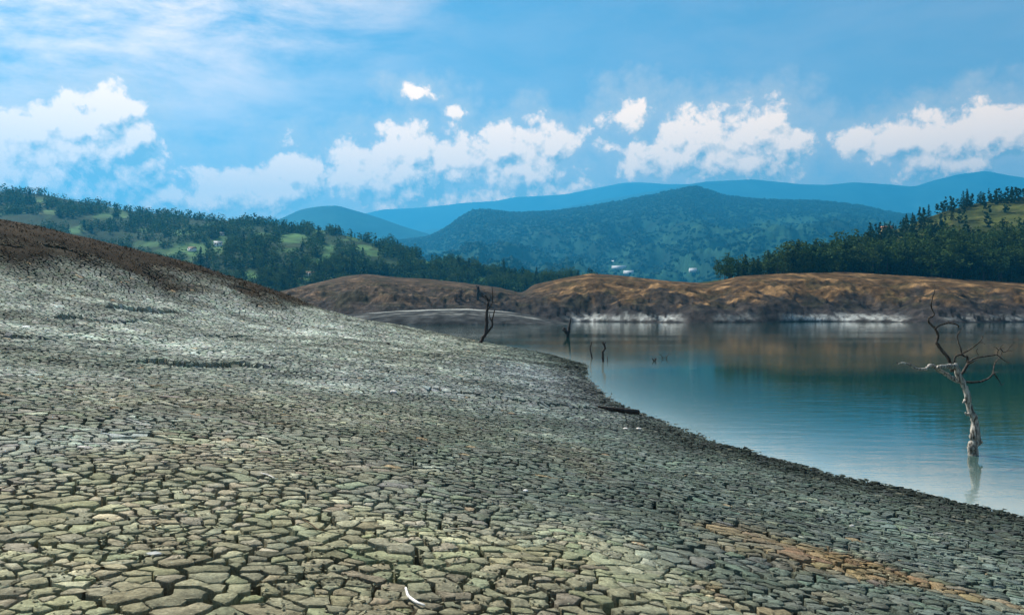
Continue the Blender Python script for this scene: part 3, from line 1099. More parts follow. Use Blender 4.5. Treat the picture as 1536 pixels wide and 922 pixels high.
def mm_col(px, t, v):
    x, y, z = v.T
    qx, qy = v_py(v)
    n1, n2 = fbm(x / 310, y / 390, 9, 5), fbm(x / 75, y / 90, 29, 4)
    c = np.array((.008, .034, .022)) * np.ones((len(x), 1))
    m = np.maximum(field_mask(MM_FIELDS, qx, qy, n2 * .9) * .8, sstep(.15, .40, n1 + n2 * .4) * sstep(.8, .5, t) * .30)[:, None]
    c = c * (1 - m) + np.array((.024, .068, .038)) * m
    return np.clip(c * (1 + n2 * .5)[:, None], .01, .5)


MM.sheet('mountain', np.concatenate([np.linspace(-1500, -110, 50), np.linspace(-100, 1640, 420), np.linspace(1660, 3000, 40)]), np.concatenate([np.linspace(0, 1, 110), np.linspace(1.1, 2, 10)]), M_MOUNT, mm_col, 'blue wooded mountain behind the lake')

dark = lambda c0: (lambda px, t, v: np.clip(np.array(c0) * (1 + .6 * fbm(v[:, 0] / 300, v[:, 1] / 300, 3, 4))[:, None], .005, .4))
BU = Ridge([(-1500, 345), (380, 345), (425, 326), (450, 314), (480, 309), (505, 308), (540, 318), (570, 327), (600, 338), (640, 350), (700, 366), (900, 372), (3000, 372)],
           5000, 6400, 7400, 20.0, .8, 90.0, 620.0, 63, 0.0)
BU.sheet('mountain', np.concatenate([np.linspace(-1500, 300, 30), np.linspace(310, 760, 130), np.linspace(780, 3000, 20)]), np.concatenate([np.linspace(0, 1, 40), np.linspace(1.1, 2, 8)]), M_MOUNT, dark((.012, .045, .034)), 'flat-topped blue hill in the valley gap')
R2 = Ridge([(-1500, 330), (560, 352), (640, 345), (700, 338), (800, 320), (900, 300), (985, 286), (1030, 277), (1060, 272), (1130, 269), (1200, 276), (1240, 277), (1280, 273), (1330, 276), (1372, 280), (1400, 271), (1440, 261), (1480, 256), (1510, 262), (1560, 270), (1800, 262), (3000, 280)],
           7200, 9600, 10900, 0.0, .9, 170.0, 1000.0, 73, 0.0)
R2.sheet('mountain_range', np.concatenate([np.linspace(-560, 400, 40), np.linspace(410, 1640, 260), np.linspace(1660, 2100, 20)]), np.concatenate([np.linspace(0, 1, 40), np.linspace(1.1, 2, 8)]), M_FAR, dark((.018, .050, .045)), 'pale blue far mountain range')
R1 = Ridge([(-1500, 300), (300, 335), (540, 322), (575, 314), (620, 312), (665, 308), (700, 304), (740, 302), (775, 295), (810, 294), (850, 291), (900, 281), (935, 274), (960, 273), (1000, 276), (1040, 276), (1200, 288), (3000, 290)],
           9900, 12000, 13400, 0.0, .9, 170.0, 1300.0, 83, 0.0)
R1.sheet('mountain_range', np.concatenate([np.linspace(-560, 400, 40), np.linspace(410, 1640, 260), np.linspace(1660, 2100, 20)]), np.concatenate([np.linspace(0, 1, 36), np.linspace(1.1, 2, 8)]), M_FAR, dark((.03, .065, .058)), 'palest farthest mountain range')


# ------------------------------------------------------------------ trees
def tube(path, rad, n=7, seed=0, knob=0.0):
    """tapered crooked tube round a polyline"""
    P = np.asarray(path, float)
    rr = np.asarray(rad, float)
    r = np.random.default_rng(seed)
    T = np.gradient(P, axis=0)
    T /= np.linalg.norm(T, axis=1)[:, None] + 1e-9
    up = np.array([.3, .9, .2])
    A = np.cross(T, up)
    A /= np.linalg.norm(A, axis=1)[:, None] + 1e-9
    B = np.cross(T, A)
    a = np.linspace(0, 2 * np.pi, n, endpoint=False)
    k = rr[:, None] * (1 + knob * r.normal(0, 1, (len(P), n)))
    V = P[:, None] + k[..., None] * (np.cos(a)[None, :, None] * A[:, None] + np.sin(a)[None, :, None] * B[:, None])
    V = V.reshape(-1, 3)
    i = np.arange(n)
    F4 = np.concatenate([np.stack([s * n + i, s * n + (i + 1) % n, (s + 1) * n + (i + 1) % n, (s + 1) * n + i], 1) for s in range(len(P) - 1)])
    V = np.vstack([V, P[:1] - T[:1] * rr[0] * .3, P[-1:] + T[-1:] * rr[-1] * .6])
    e = len(V)
    c = np.concatenate([np.stack([np.full(n, e - 2), (i + 1) % n, i], 1), np.stack([np.full(n, e - 1), (len(P) - 1) * n + i, (len(P) - 1) * n + (i + 1) % n], 1)])
    return V, F4, c


def cards(cent, size, r, flat=.0):
    """one small leaf-spray quad at each centre"""
    n = len(cent)
    a = r.normal(0, 1, (n, 3))
    a /= np.linalg.norm(a, axis=1)[:, None]
    b = r.normal(0, 1, (n, 3))
    b[:, 2] *= 1 - flat
    a[:, 2] *= 1 - flat
    b -= a * (a * b).sum(1)[:, None] / ((a * a).sum(1)[:, None] + 1e-9)
    b /= np.linalg.norm(b, axis=1)[:, None] + 1e-9
    s = size[:, None]
    V = np.stack([cent - a * s, cent + b * s * .55, cent + a * s, cent - b * s * .55], 1)
    return V.reshape(-1, 3)


def pine_mesh(seed, dens=1.0, slim=1.0):
    r = np.random.default_rng(seed)
    H_ = 1.0
    out, sz = [], []
    lev = 17
    for k in range(lev):
        h = .16 + .84 * (k / (lev - 1)) ** .95
        rad = (.20 * (1 - (h - .16) / .84) ** .75 + .018) * slim * r.uniform(.7, 1.2)
        nb_ = max(3, int(7 * (1 - h * .6)))
        a0 = r.uniform(0, 6.28)
        for b in range(nb_):
            a = a0 + b * 6.28 / nb_ + r.normal(0, .25)
            L = rad * r.uniform(.55, 1.2)
            m = max(3, int(9 * dens * (L / .2 + .35)))
            t = r.uniform(.1, 1, m)
            p = np.stack([np.cos(a) * L * t, np.sin(a) * L * t, h - L * t * .30 + r.normal(0, .012, m)], 1) + r.normal(0, .012, (m, 3))
            out.append(p)
            sz.append(r.uniform(.022, .045, m))
    P, S = np.concatenate(out), np.concatenate(sz)
    return cards(P, S * (1.0 / dens) ** .45, r, .3)


def broad_mesh(seed, dens=1.0, tall=1.0, clumps=30):
    r = np.random.default_rng(seed)
    out, sz = [], []
    for k in range(clumps):
        while True:
            c = r.uniform(-1, 1, 3)
            if c @ c < 1:
                break
        c = c * np.array((.30, .30, .36 * tall)) * r.uniform(.75, 1.15)
        c[2] += .62
        rad = r.uniform(.07, .13)
        m = int(26 * dens)
        d = r.normal(0, 1, (m, 3))
        d /= np.linalg.norm(d, axis=1)[:, None]
        out.append(c + d * rad * r.uniform(.5, 1.05, (m, 1)))
        sz.append(r.uniform(.018, .036, m))
    P, S = np.concatenate(out), np.concatenate(sz)
    return cards(P, S * (1.0 / dens) ** .45, r)


def low_tree(seed, kind):
    """few large sprays, for trees a handful of pixels high"""
    r = np.random.default_rng(seed)
    n = 24
    h = r.uniform(.18, 1.0, n) ** .9
    if kind == 'pine':
        rad = .22 * (1.05 - h)
    else:
        rad = .36 * np.sqrt(np.maximum(1 - ((h - .58) / .46) ** 2, .02))
    a = r.uniform(0, 6.28, n)
    k = r.uniform(.3, 1, n)
    P = np.stack([np.cos(a) * rad * k, np.sin(a) * rad * k, h], 1)
    return cards(P, r.uniform(.10, .17, n) * (1.15 - .5 * h), r, .15)


def quads(V):
    return np.arange(len(V)).reshape(-1, 4)


def trunk_mesh(seed, top=.8, rad=.017):
    r = np.random.default_rng(seed)
    k = np.linspace(0, 1, 6)
    P = np.stack([np.cumsum(r.normal(0, .006, 6)), np.cumsum(r.normal(0, .006, 6)), k * top - .05], 1)
    return tube(P, rad * (1.15 - k), 6, seed)


PINE_V = [pine_mesh(s, 1.0, sl) for s, sl in ((1, 1.0), (2, 1.25), (3, .8), (4, 1.1))]
BROAD_V = [broad_mesh(s, 1.0, t, c) for s, t, c in ((11, 1.0, 30), (12, 1.25, 26), (13, .8, 34), (14, 1.05, 22))]


def me_only(name, V, Fs, mat):
    o = mesh_obj(name, V, Fs, mat, smooth=False)
    m = o.data
    bpy.data.objects.remove(o)
    return m


PINE_ME = [me_only('pine_crown', v, quads(v), M_PINE) for v in PINE_V]
BROAD_ME = [me_only('broad_crown', v, quads(v), M_BROAD) for v in BROAD_V]
TR_ME = []
for s in range(4):
    v, f4, f3 = trunk_mesh(s)
    TR_ME.append(me_only('tree_trunk', v, [f4, f3], M_BARK))


def tree(kind, p, h, label, group, wid=1.0, parts=True):
    k = random.randrange(4)
    me = (PINE_ME if kind == 'pine_tree' else BROAD_ME)[k]
    rz = random.uniform(0, 6.28)
    cat = 'tree'
    if parts:
        t = thing(kind, label, cat, (p[0], p[1], p[2] - .02 * h), group, rz)
        t.scale = (h * wid, h * wid, h)
        link('trunk', TR_ME[k], t)
        link('crown', me, t)
    else:
        t = tag(link(kind, me), label, cat, group)
        t.location, t.rotation_euler, t.scale = (p[0], p[1], p[2] - .12 * h), (0, 0, rz), (h * wid, h * wid, h)
    return t


def stuff_trees(name, pts, hs, kinds, mat, label, dens, parent=None):
    """a wood too dense to count: low leaf-card trees joined into one mass"""
    r = np.random.default_rng(5)
    var = [low_tree(s, kinds) for s in (21, 22, 23, 24, 25)]
    out = []
    pick = r.integers(0, len(var), len(pts))
    for k, v in enumerate(var):
        s = np.nonzero(pick == k)[0]
        if not len(s):
            continue
        a = r.uniform(0, 6.28, len(s))
        w = r.uniform(.85, 1.35, len(s))
        ca, sa = np.cos(a)[:, None], np.sin(a)[:, None]
        x = (v[None, :, 0] * ca - v[None, :, 1] * sa) * (hs[s] * w)[:, None]
        y = (v[None, :, 0] * sa + v[None, :, 1] * ca) * (hs[s] * w)[:, None]
        z = (v[None, :, 2] - .14) * hs[s][:, None]
        out.append((np.stack([x, y, z], -1) + pts[s][:, None]).reshape(-1, 3))
    V = np.concatenate(out)
    o = mesh_obj(name, V, quads(V), mat, smooth=False)
    tag(o, label, 'forest', kind='stuff')
    return o


def band(poly, px, py):
    """inside a polygon given in skyline coordinates"""
    poly = np.array(poly, float)
    n = len(poly)
    ins = np.zeros(len(px), bool)
    j = n - 1
    for i in range(n):
        xi, yi, xj, yj = *poly[i], *poly[j]
        c = ((yi > py) != (yj > py)) & (px < (xj - xi) * (py - yi) / (yj - yi + 1e-12) + xi)
        ins ^= c
        j = i
    return ins


# right hill: where the ground under each tree shows in the photograph
qp, qt = rng.uniform(1075, 1640, 9000), rng.uniform(0, 1.0, 9000)
v = RH.pos(qp, qt)
qx, qy = v_py(v)
front = (qt < .16) & (qx > 1085)
low = band([(1090, 420), (1230, 392), (1330, 372), (1350, 392), (1420, 392), (1480, 380), (1640, 380), (1640, 425), (1090, 425)], qx, qy)
knoll = band([(1180, 402), (1290, 372), (1330, 350), (1345, 352), (1342, 378), (1300, 395)], qx, qy)
mids = band([(1345, 352), (1372, 330), (1420, 342), (1440, 372), (1400, 378), (1360, 376)], qx, qy) | band([(1455, 368), (1536, 356), (1640, 350), (1640, 385), (1450, 385)], qx, qy)
crestb = band([(1400, 322), (1425, 308), (1470, 297), (1536, 286), (1640, 280), (1640, 300), (1536, 304), (1470, 309), (1430, 318)], qx, qy) | (qt > .965)
prob = np.where(front, .55, 0) + np.where(low, .45, 0) + np.where(knoll, .5, 0) + np.where(mids, .28, 0) + np.where(crestb & (qx > 1380), 1.0, 0) + .012
sel = np.nonzero(rng.random(9000) < prob)[0]
chosen = []
for i in sel:
    if all((v[i, 0] - v[j, 0]) ** 2 + (v[i, 1] - v[j, 1]) ** 2 > (3.6 if (qt[i] < .2 or qt[i] > .9) else 5.0) ** 2 for j in chosen):
        chosen.append(i)
print('right trees', len(chosen))
KIND_R = {'pine_tree': ('dark conifer', 'conifers'), 'broadleaf_tree': ('rounded leafy tree', 'leafy trees')}


def label_right(kind, h, t, px):
    size = 'tall' if h > 16.5 else 'short' if h < 12 else 'middling'
    one, many = KIND_R[kind]
    if t > .93:
        where, grp = 'on the skyline of the green hillside', 'on the hillside skyline'
    elif t > .3:
        where, grp = 'on the open meadow of the green hillside', 'on the hillside meadow'
    elif t < .09:
        where, grp = 'in the front row directly above the bare brown bank', 'in the front row above the bank'
    else:
        where, grp = 'inside the dark belt behind the front row above the brown bank', 'inside the belt above the bank'
    return f'{size} {one} {where}', f'{size} {many} {grp}'


def label_left(kind, h, t):
    size = 'larger' if h > 12 else 'small'
    one, many = KIND_R[kind]
    where, grp = (('on the skyline of the long slope behind the mud crest', 'on the skyline of the long slope') if t > .9 else
                  ('at the foot of the long slope behind the brown bank', 'at the foot of the long slope') if t < .3 else
                  ('halfway up the long slope behind the mud crest', 'halfway up the long slope'))
    return f'{size} {one} {where}', f'{size} {many} {grp}'


cnt = {'pine_tree': 0, 'broadleaf_tree': 0}
extra_p, extra_h = [], []
for i in sorted(chosen, key=lambda k: v[k, 1]):
    belt = 0 if (qt[i] < .3 and qx[i] < 1640) else 1
    kind = 'pine_tree' if random.random() < (.42 if belt == 0 else .15) else 'broadleaf_tree'
    h = random.uniform(13, 22) if belt == 0 else random.uniform(8, 13.5)
    if qx[i] < 1150:
        h *= .72
    if qt[i] > .95:
        h *= .95
    if qx[i] > 1560 or cnt[kind] >= 150:
        extra_p.append(v[i]); extra_h.append(h)
        continue
    cnt[kind] += 1
    tree(kind, v[i], h, *label_right(kind, h, qt[i], qx[i]), random.uniform(.95, 1.45) if kind == 'pine_tree' else random.uniform(1.15, 1.6))
if extra_p:
    stuff_trees('hillside_wood', np.array(extra_p), np.array(extra_h), 'pine', M_PINE, 'dark wood on the hillside above the bank', .35)

# left slope
N = 44000
qp, qt = rng.uniform(-200, 905, N), rng.uniform(.02, 1.0, N)
v = LH.pos(qp, qt)
qx, qy = v_py(v)
dn = fbm(v[:, 0] / 80, v[:, 1] / 80, 88, 3)
pr = .30 + 1.2 * dn + .35 * sstep(.93, 1.0, qt)
pr = pr + .5 * band([(590, 375), (660, 392), (740, 412), (860, 428), (860, 436), (700, 425), (600, 410)], qx, qy) + .35 * band([(330, 395), (420, 378), (480, 395), (560, 398), (600, 415), (380, 425)], qx, qy)
pr = pr * (1 - np.maximum(field_mask(LH_FIELDS, qx, qy), field_mask(LH_FIELDS, qx, qy - 7)))
sel = np.nonzero(rng.random(N) < np.clip(pr, 0, 1) * .55)[0]
hs = rng.uniform(6.5, 13.5, len(sel)) * (1 + .35 * (rng.random(len(sel)) > .93))
# the largest in the photograph are trees of their own
hid = np.interp(qx[sel], [0, 150, 300, 420, 540, 660, 790, 860], [335, 370, 406, 440, 416, 420, 432, 437])
shown = (qx[sel] > 0) & (qy[sel] - hs * F / v[sel, 1] < hid - 6)
big = np.argsort(np.where(shown, -hs * F / v[sel, 1], 1))[:300]
npi = 0
for k in big:
    i = sel[k]
    kind = 'pine_tree' if (random.random() < .28 and npi < 140) else 'broadleaf_tree'
    npi += kind == 'pine_tree'
    if kind == 'pine_tree':
        tree(kind, v[i], hs[k] * 1.1, *label_left(kind, hs[k] * 1.1, qt[i]), random.uniform(1.2, 1.7))
    else:
        tree(kind, v[i], hs[k], *label_left(kind, hs[k], qt[i]), random.uniform(1.0, 1.35))
msk = np.ones(len(sel), bool)
msk[big] = False
rest_i = sel[msk]
hr = hs[msk]
half = rng.random(len(rest_i)) < .22
print('left trees', len(sel))
stuff_trees('slope_wood', v[rest_i[half]], hr[half], 'pine', M_PINE, 'dark conifer wood covering the long slope', .22)
stuff_trees('slope_wood', v[rest_i[~half]], hr[~half], 'broad', M_BROAD, 'leafy wood covering the long slope', .25)

# the mountain's forest, far off: one mass
N = 62000
qp, qt = rng.uniform(380, 1640, N), rng.uniform(.0, 1.0, N) ** .8
v = MM.pos(qp, qt)
qx, qy = v_py(v)
dn = fbm(v[:, 0] / 280, v[:, 1] / 360, 68, 4)
pr = .62 + .9 * dn + .3 * sstep(.55, .9, qt)
pr *= 1 - .85 * field_mask(MM_FIELDS, qx, qy)
sel = np.nonzero(rng.random(N) < pr)[0]
V = []
r = np.random.default_rng(9)
m = len(sel)
hs = r.uniform(5.0, 10.5, m)
base = v[sel]
ico = np.array([(0, 0, .85), (.95, 0, .45), (.1, .95, .5), (-.95, .1, .42), (0, -.95, .48)])
jj = ico[None] * (1 + r.normal(0, .22, (m, 5, 3)))
jj[..., :2] *= (hs * .75)[:, None, None]
jj[..., 2] *= hs[:, None]
V = base[:, None] + jj
V = np.concatenate([V, V[:, 1:] * 1.0], 1)
V[:, 5:, 2] = base[:, None, 2] - 3
o_ = (np.arange(m) * 9)[:, None, None]
T = (np.array([(0, 1, 2), (0, 2, 3), (0, 3, 4), (0, 4, 1)])[None] + o_).reshape(-1, 3)
Q = (np.array([(1, 5, 6, 2), (2, 6, 7, 3), (3, 7, 8, 4), (4, 8, 5, 1)])[None] + o_).reshape(-1, 4)
o = mesh_obj('mountain_forest', V.reshape(-1, 3), [T, Q], M_FORM, smooth=False)
tag(o, 'distant forest covering the blue mountain', 'forest', kind='stuff')


# ------------------------------------------------------------------ dead wood
def spline(pts, k=4):
    p = np.asarray(pts, float)
    t = np.arange(len(p))
    tt = np.linspace(0, len(p) - 1, (len(p) - 1) * k + 1)
    # Catmull-Rom through the points
    pe = np.vstack([2 * p[0] - p[1], p, 2 * p[-1] - p[-2]])
    i = np.minimum(tt.astype(int), len(p) - 2)
    f = (tt - i)[:, None]
    a, b, c, d = pe[i], pe[i + 1], pe[i + 2], pe[i + 3]
    return .5 * (2 * b + (c - a) * f + (2 * a - 5 * b + 4 * c - d) * f ** 2 + (3 * b - a - 3 * c + d) * f ** 3)


def limb(name, parent, base, pix, Y, w0, w1, mat, depth=0.0, seed=0, n=7, knob=.08, widths=None):
    """a branch whose course was read off the photograph, standing at its own distance; widths in pixels there"""
    r = np.random.default_rng(seed)
    L = len(pix)
    P = []
    for k, (a, b) in enumerate(pix):
        f = k / max(L - 1, 1)
        P.append(unproj(a, b, Y + depth * f) )
    P = spline(P, 4)
    s = Y / F * .5
    rad = np.interp(np.linspace(0, 1, len(P)), np.linspace(0, 1, len(widths)) if widths else [0, 1], np.array(widths if widths else [w0, w1])) * s
    P = P + r.normal(0, 1, P.shape) * rad[:, None] * .16
    v, f4, f3 = tube(P - np.asarray(base), rad, n, seed, knob)
    return mesh_obj(name, v, [f4, f3], mat, parent, smooth=True)


def c4(pts):
    return [(1300 + a / 2.56, 420 + b / 2.56) for a, b in pts]


def c5(pts):
    return [(660 + a / 3.84, 400 + b / 3.84) for a, b in pts]


YT = CAMZ * F / (682 - PY0)
base = unproj(1461, 682, YT)
base[2] = 0
dt = thing('dead_tree', 'pale leafless dead tree with crooked branches standing in the lake', 'tree', base)
limb('trunk', dt, base, c4([(408, 760), (410, 700), (408, 640), (411, 600), (414, 545), (402, 510), (390, 470), (382, 430), (370, 395), (352, 370), (346, 342), (340, 322)]), YT, 0, 0, M_DEAD, 0, 1, 14, .055,
     [15, 14, 14.5, 15.5, 10, 9.5, 8.5, 8.5, 8, 9, 8, 7])
BR = [([(352, 388), (325, 374), (300, 358), (280, 345), (268, 336)], 7, 5, -.2), ([(345, 332), (310, 330), (275, 332)], 8, 6, -.4),
      ([(285, 352), (262, 334), (243, 327), (225, 341), (190, 340), (165, 325), (140, 317), (118, 322)], 7, 1.5, -.7),
      ([(328, 350), (318, 312), (292, 272), (268, 240), (273, 215), (262, 185), (240, 165), (239, 146), (258, 134), (248, 100), (252, 70), (262, 38), (260, 14)], 5.5, 1.0, .3),
      ([(262, 187), (285, 172), (318, 165), (350, 173), (352, 182)], 3, 1.6, .4), ([(350, 372), (375, 345), (388, 318), (385, 298), (362, 286), (340, 294), (334, 318)], 5, 2.6, .35),
      ([(365, 288), (360, 262), (350, 232), (350, 206), (362, 190)], 2.8, 1.0, .2), ([(368, 280), (400, 264), (430, 240), (447, 221)], 2.4, .9, -.3), ([(428, 240), (440, 240), (455, 246)], 1.2, .7, -.2),
      ([(388, 316), (420, 298), (470, 291), (498, 283), (510, 262), (530, 276), (562, 242)], 3.0, .9, .5), ([(498, 284), (520, 302), (546, 319)], 1.8, .8, .3), ([(388, 322), (410, 312), (432, 298)], 2.2, .9, -.3),
      ([(372, 391), (430, 391), (465, 378), (485, 355), (490, 322), (508, 298), (522, 268)], 3.6, 1.0, .7), ([(487, 358), (503, 378), (517, 404)], 2.2, .8, .3), ([(426, 262), (421, 272), (429, 287)], 1.4, 1.0, 0.),
      ([(505, 268), (495, 258), (485, 256)], 1.2, .6, 0.), ([(531, 276), (545, 270), (556, 272)], 1.2, .6, .1), ([(398, 508), (385, 515), (378, 508)], 5, 3, -.1), ([(412, 606), (432, 615), (442, 622)], 7, 3, .1), ([(378, 462), (368, 470)], 5, 2, -.1), ([(384, 432), (395, 436)], 5, 2.5, .0),
      ([(248, 104), (240, 88)], 1.2, .6, 0.), ([(272, 238), (264, 246)], 2.2, 1.2, 0.)]
for k, (pts, a, b, dp) in enumerate(BR):
    limb('branch', dt, base, c4(pts), YT, a, b, M_DEAD if (k in (0, 1, 2, 17, 18, 19, 20)) else M_DEADMID, dp, 40 + k, 6, .07)

tw = random.Random(12)
for k in (3, 4, 6, 7, 9, 10, 12, 13, 2):                   # fine twigs along the thinner branches
    pts = BR[k][0]
    for j in range(3):
        i = tw.randrange(max(1, len(pts) // 2), len(pts))
        x0, y0 = pts[i]
        a = tw.uniform(0, 6.28)
        L = tw.uniform(9, 24)
        x1, y1 = x0 + math.cos(a) * L * .5, y0 - abs(math.sin(a)) * L * .4
        x2, y2 = x0 + math.cos(a + tw.uniform(-.5, .5)) * L, y0 - abs(math.sin(a)) * L
        limb('twig', dt, base, c4([(x0, y0), (x1, y1), (x2, y2)]), YT + BR[k][3] * i / (len(pts) - 1), 1.0, .45, M_DEADMID, tw.uniform(-.2, .2), 200 + k * 5 + j, 4, .05)


def dead(name, label, cat, stems, Y, bx, by, bz=None, mat=None, group=None, knob=.10):
    b = unproj(bx, by, Y)
    if bz is not None:
        b[2] = bz
    t = thing(name, label, cat, b, group)
    for k, (pts, a, w, dp) in enumerate(stems):
        limb('trunk' if k == 0 else 'branch', t, b, pts, Y, a, w, mat or M_DEADDK, dp, 70 + k + int(bx), 7, knob)
    return t


g = pix_ground(721, 514)
YS = g[1]
dead('dead_tree', 'dark forked dead tree leaning at the tip of the mud shore', 'tree',
     [(c5([(224, 452), (240, 425), (262, 385), (270, 330), (268, 290), (272, 250), (276, 205), (270, 178), (258, 165)]), 6.0, 3.0, .3),
      (c5([(262, 388), (285, 362), (302, 338), (300, 305), (308, 275), (316, 245)]), 4.0, 1.4, -.5), (c5([(274, 215), (285, 190), (290, 165)]), 2.6, 1.2, .3),
      (c5([(280, 240), (298, 212), (303, 170), (299, 115)]), 2.4, 1.0, .5), (c5([(270, 185), (248, 172), (236, 158)]), 2.2, .9, -.3), (c5([(304, 320), (290, 300), (284, 270)]), 2.0, .9, .3)], YS, 720, 515)
g = pix_ground(849.5, 529)
dead('dead_tree', 'dark gnarled stump with a swollen forked top on the far mud point', 'tree stump',
     [(c5([(726, 515), (731, 490), (739, 450), (741, 410), (730, 380), (714, 350)]), 7.5, 3.6, .2), (c5([(738, 392), (742, 362), (746, 330), (755, 292)]), 6.0, 1.2, .2),
      (c5([(728, 380), (718, 368), (706, 362)]), 5.0, 2.0, -.2), (c5([(730, 498), (748, 500), (758, 508)]), 4.5, 1.5, -.2)], g[1], 849.5, 530)
g = pix_ground(826, 527)
dead('tree_stump', 'small dark stump with one thin spike on the far mud point', 'tree stump',
     [(c5([(642, 500), (641, 475), (639, 448), (640, 420)]), 6.5, 1.2, .1), (c5([(640, 488), (625, 488), (616, 492)]), 3.5, 1.6, -.1), (c5([(642, 488), (658, 486), (668, 496)]), 4, 1.6, .1)], g[1], 826, 529)
for lab, pts, w0, w1, side in (
        ('thin bent dead stem rising from the lake beside the mud point', [(876, 530), (873, 515), (868, 490), (864, 470), (870, 448), (874, 430)], 2.6, 1.6, []),
        ('taller crooked dead stem with a hooked top in the lake', [(940, 556), (940, 535), (937, 505), (938, 488), (950, 466), (944, 442)], 3.6, 3.2, [([(944, 446), (938, 438), (936, 433)], 3, 1.6), ([(946, 444), (952, 436), (956, 433)], 2.6, 1.2)]),
        ('short dead peg in the lake next to the hooked stem', [(965, 552), (965, 535), (966, 514)], 1.8, .9, [])):
    wl = {0: 537, 1: 543, 2: 542}[('thin' in lab) * 0 + ('taller' in lab) * 1 + ('short' in lab) * 2]
    Y = CAMZ * F / (wl - PY0)
    q0 = c5(pts)
    dead('dead_sapling', lab, 'dead sapling', [(q0, w0, w1, .1)] + [(c5(p), a, b, .1) for p, a, b in side], Y, q0[0][0], wl, 0.0)
Y = CAMZ * F / (541.5 - PY0)
dead('driftwood', 'small dark forked driftwood sticking out of the open lake', 'driftwood', [(c5([(1228, 560), (1236, 545), (1246, 527)]), 3.4, 1.6, .1), (c5([(1240, 556), (1234, 545), (1222, 526)]), 3.0, 1.4, -.1), (c5([(1234, 545), (1240, 536), (1238, 524)]), 2.4, 1.2, 0)], Y, 981, 541.5, 0.0)
Y = CAMZ * F / (538 - PY0)
dead('driftwood', 'faint thin bare twig standing out of the open lake', 'driftwood', [(c5([(1270, 538), (1280, 522), (1272, 508), (1262, 504)]), 1.2, .6, .1), (c5([(1298, 540), (1306, 520), (1314, 505), (1325, 503)]), 1.3, .6, .1), (c5([(1280, 525), (1296, 521), (1306, 518)]), 1.0, .6, 0)], Y, 995, 538, 0.0)

# log and sticks lying on the mud
def lying(name, label, cat, pix, w, mat, knob=.1, lift=.5, seed=0, n=8):
    G = np.array([pix_ground(*p) for p in pix])
    Y = G[:, 1].mean()
    rad = np.array(w) * Y / F * .5
    G[:, 2] += np.maximum(rad.max() * lift, .02)
    b = G.mean(0)
    P = spline(G - b, 4)
    rr = np.interp(np.linspace(0, 1, len(P)), np.linspace(0, 1, len(rad)), rad)
    v, f4, f3 = tube(P, rr, n, seed, knob)
    o = mesh_obj(name, v, [f4, f3], mat, smooth=True)
    o.location = b
    return tag(o, label, cat)


lying('log', 'dark waterlogged log lying at the edge of the lake', 'log', [(897, 613), (915, 616), (937, 619), (957, 621)], [3.5, 6, 7.5, 8], M_DEADDK, .10, .8, 3)
lying('stick', 'pale curved stick lying across the cracked mud plates', 'stick', [(609, 888), (613, 897), (624, 906), (637, 913)], [3.5, 4.5, 4.8, 3.5], M_STONE, .06, 1.0, 4)
lying('stick', 'small pale straight twig on the olive mud', 'stick', [(392, 712), (402, 715), (412, 719)], [1.6, 2.0, 1.4], M_STONE, .05, 1.0, 5, 6)
lying('stick', 'thin brown bent twig on the cracked mud', 'stick', [(455, 782), (468, 790), (478, 797), (490, 798)], [1.4, 2.0, 2.0, 1.2], M_STRAW, .05, 1.0, 6, 6)
lying('stick', 'thin dark twig near the stumps on the mud point', 'stick', [(864, 535), (869, 534), (873, 531)], [1.6, 2.0, 1.0], M_DEADDK, .05, 1.0, 7, 6)


def stone(label, px, py, wpx, mat=None, seed=0, flat=.6):
    g = pix_ground(px, py)
    r = np.random.default_rng(seed)
    bm = bmesh.new()
    bmesh.ops.create_icosphere(bm, subdivisions=2, radius=1.0)
    s = wpx * g[1] / F * .5
    for q in bm.verts:
        d = np.array(q.co)
        k = 1 + .22 * float(gnoise([d[0] * 1.7 + seed], [d[1] * 1.7 + d[2]], seed)[0]) + r.normal(0, .05)
        q.co = Vector((d[0] * s * k, d[1] * s * .8 * k, d[2] * s * flat * k))
    me = bpy.data.meshes.new('stone')
    bm.to_mesh(me)
    bm.free()
    me.materials.append(mat or M_STONE)
    o = link('stone', me)
    o.location = (g[0], g[1], g[2] + s * flat * .35)
    return tag(o, label, 'stone')


stone('single pale stone on the grey mud below the salt patch', 590, 589, 11, seed=1)
stone('pair of white stones by the dark log, the one farther from the water', 938, 643, 8, seed=2, flat=.4)
stone('pair of white stones by the dark log, the one nearer the water', 958, 643, 8, seed=3, flat=.4)
stone('small pale stone in the middle of the grey cracked mud', 788, 737, 8, seed=4)
stone('grey stone lying beside the wet dark clods of the shore', 1277, 789, 8, M_GSTONE, seed=5)
stone('flat grey lump standing in for a pale sheen on the olive mud plates', 231, 832, 24, M_GSTONE, seed=6, flat=.25)  # lump added in place of a pale sheen on a mud plate
stone('rounded dark clod lying on the mud under the brown crest', 582, 516, 6, M_DEADDK, seed=7)


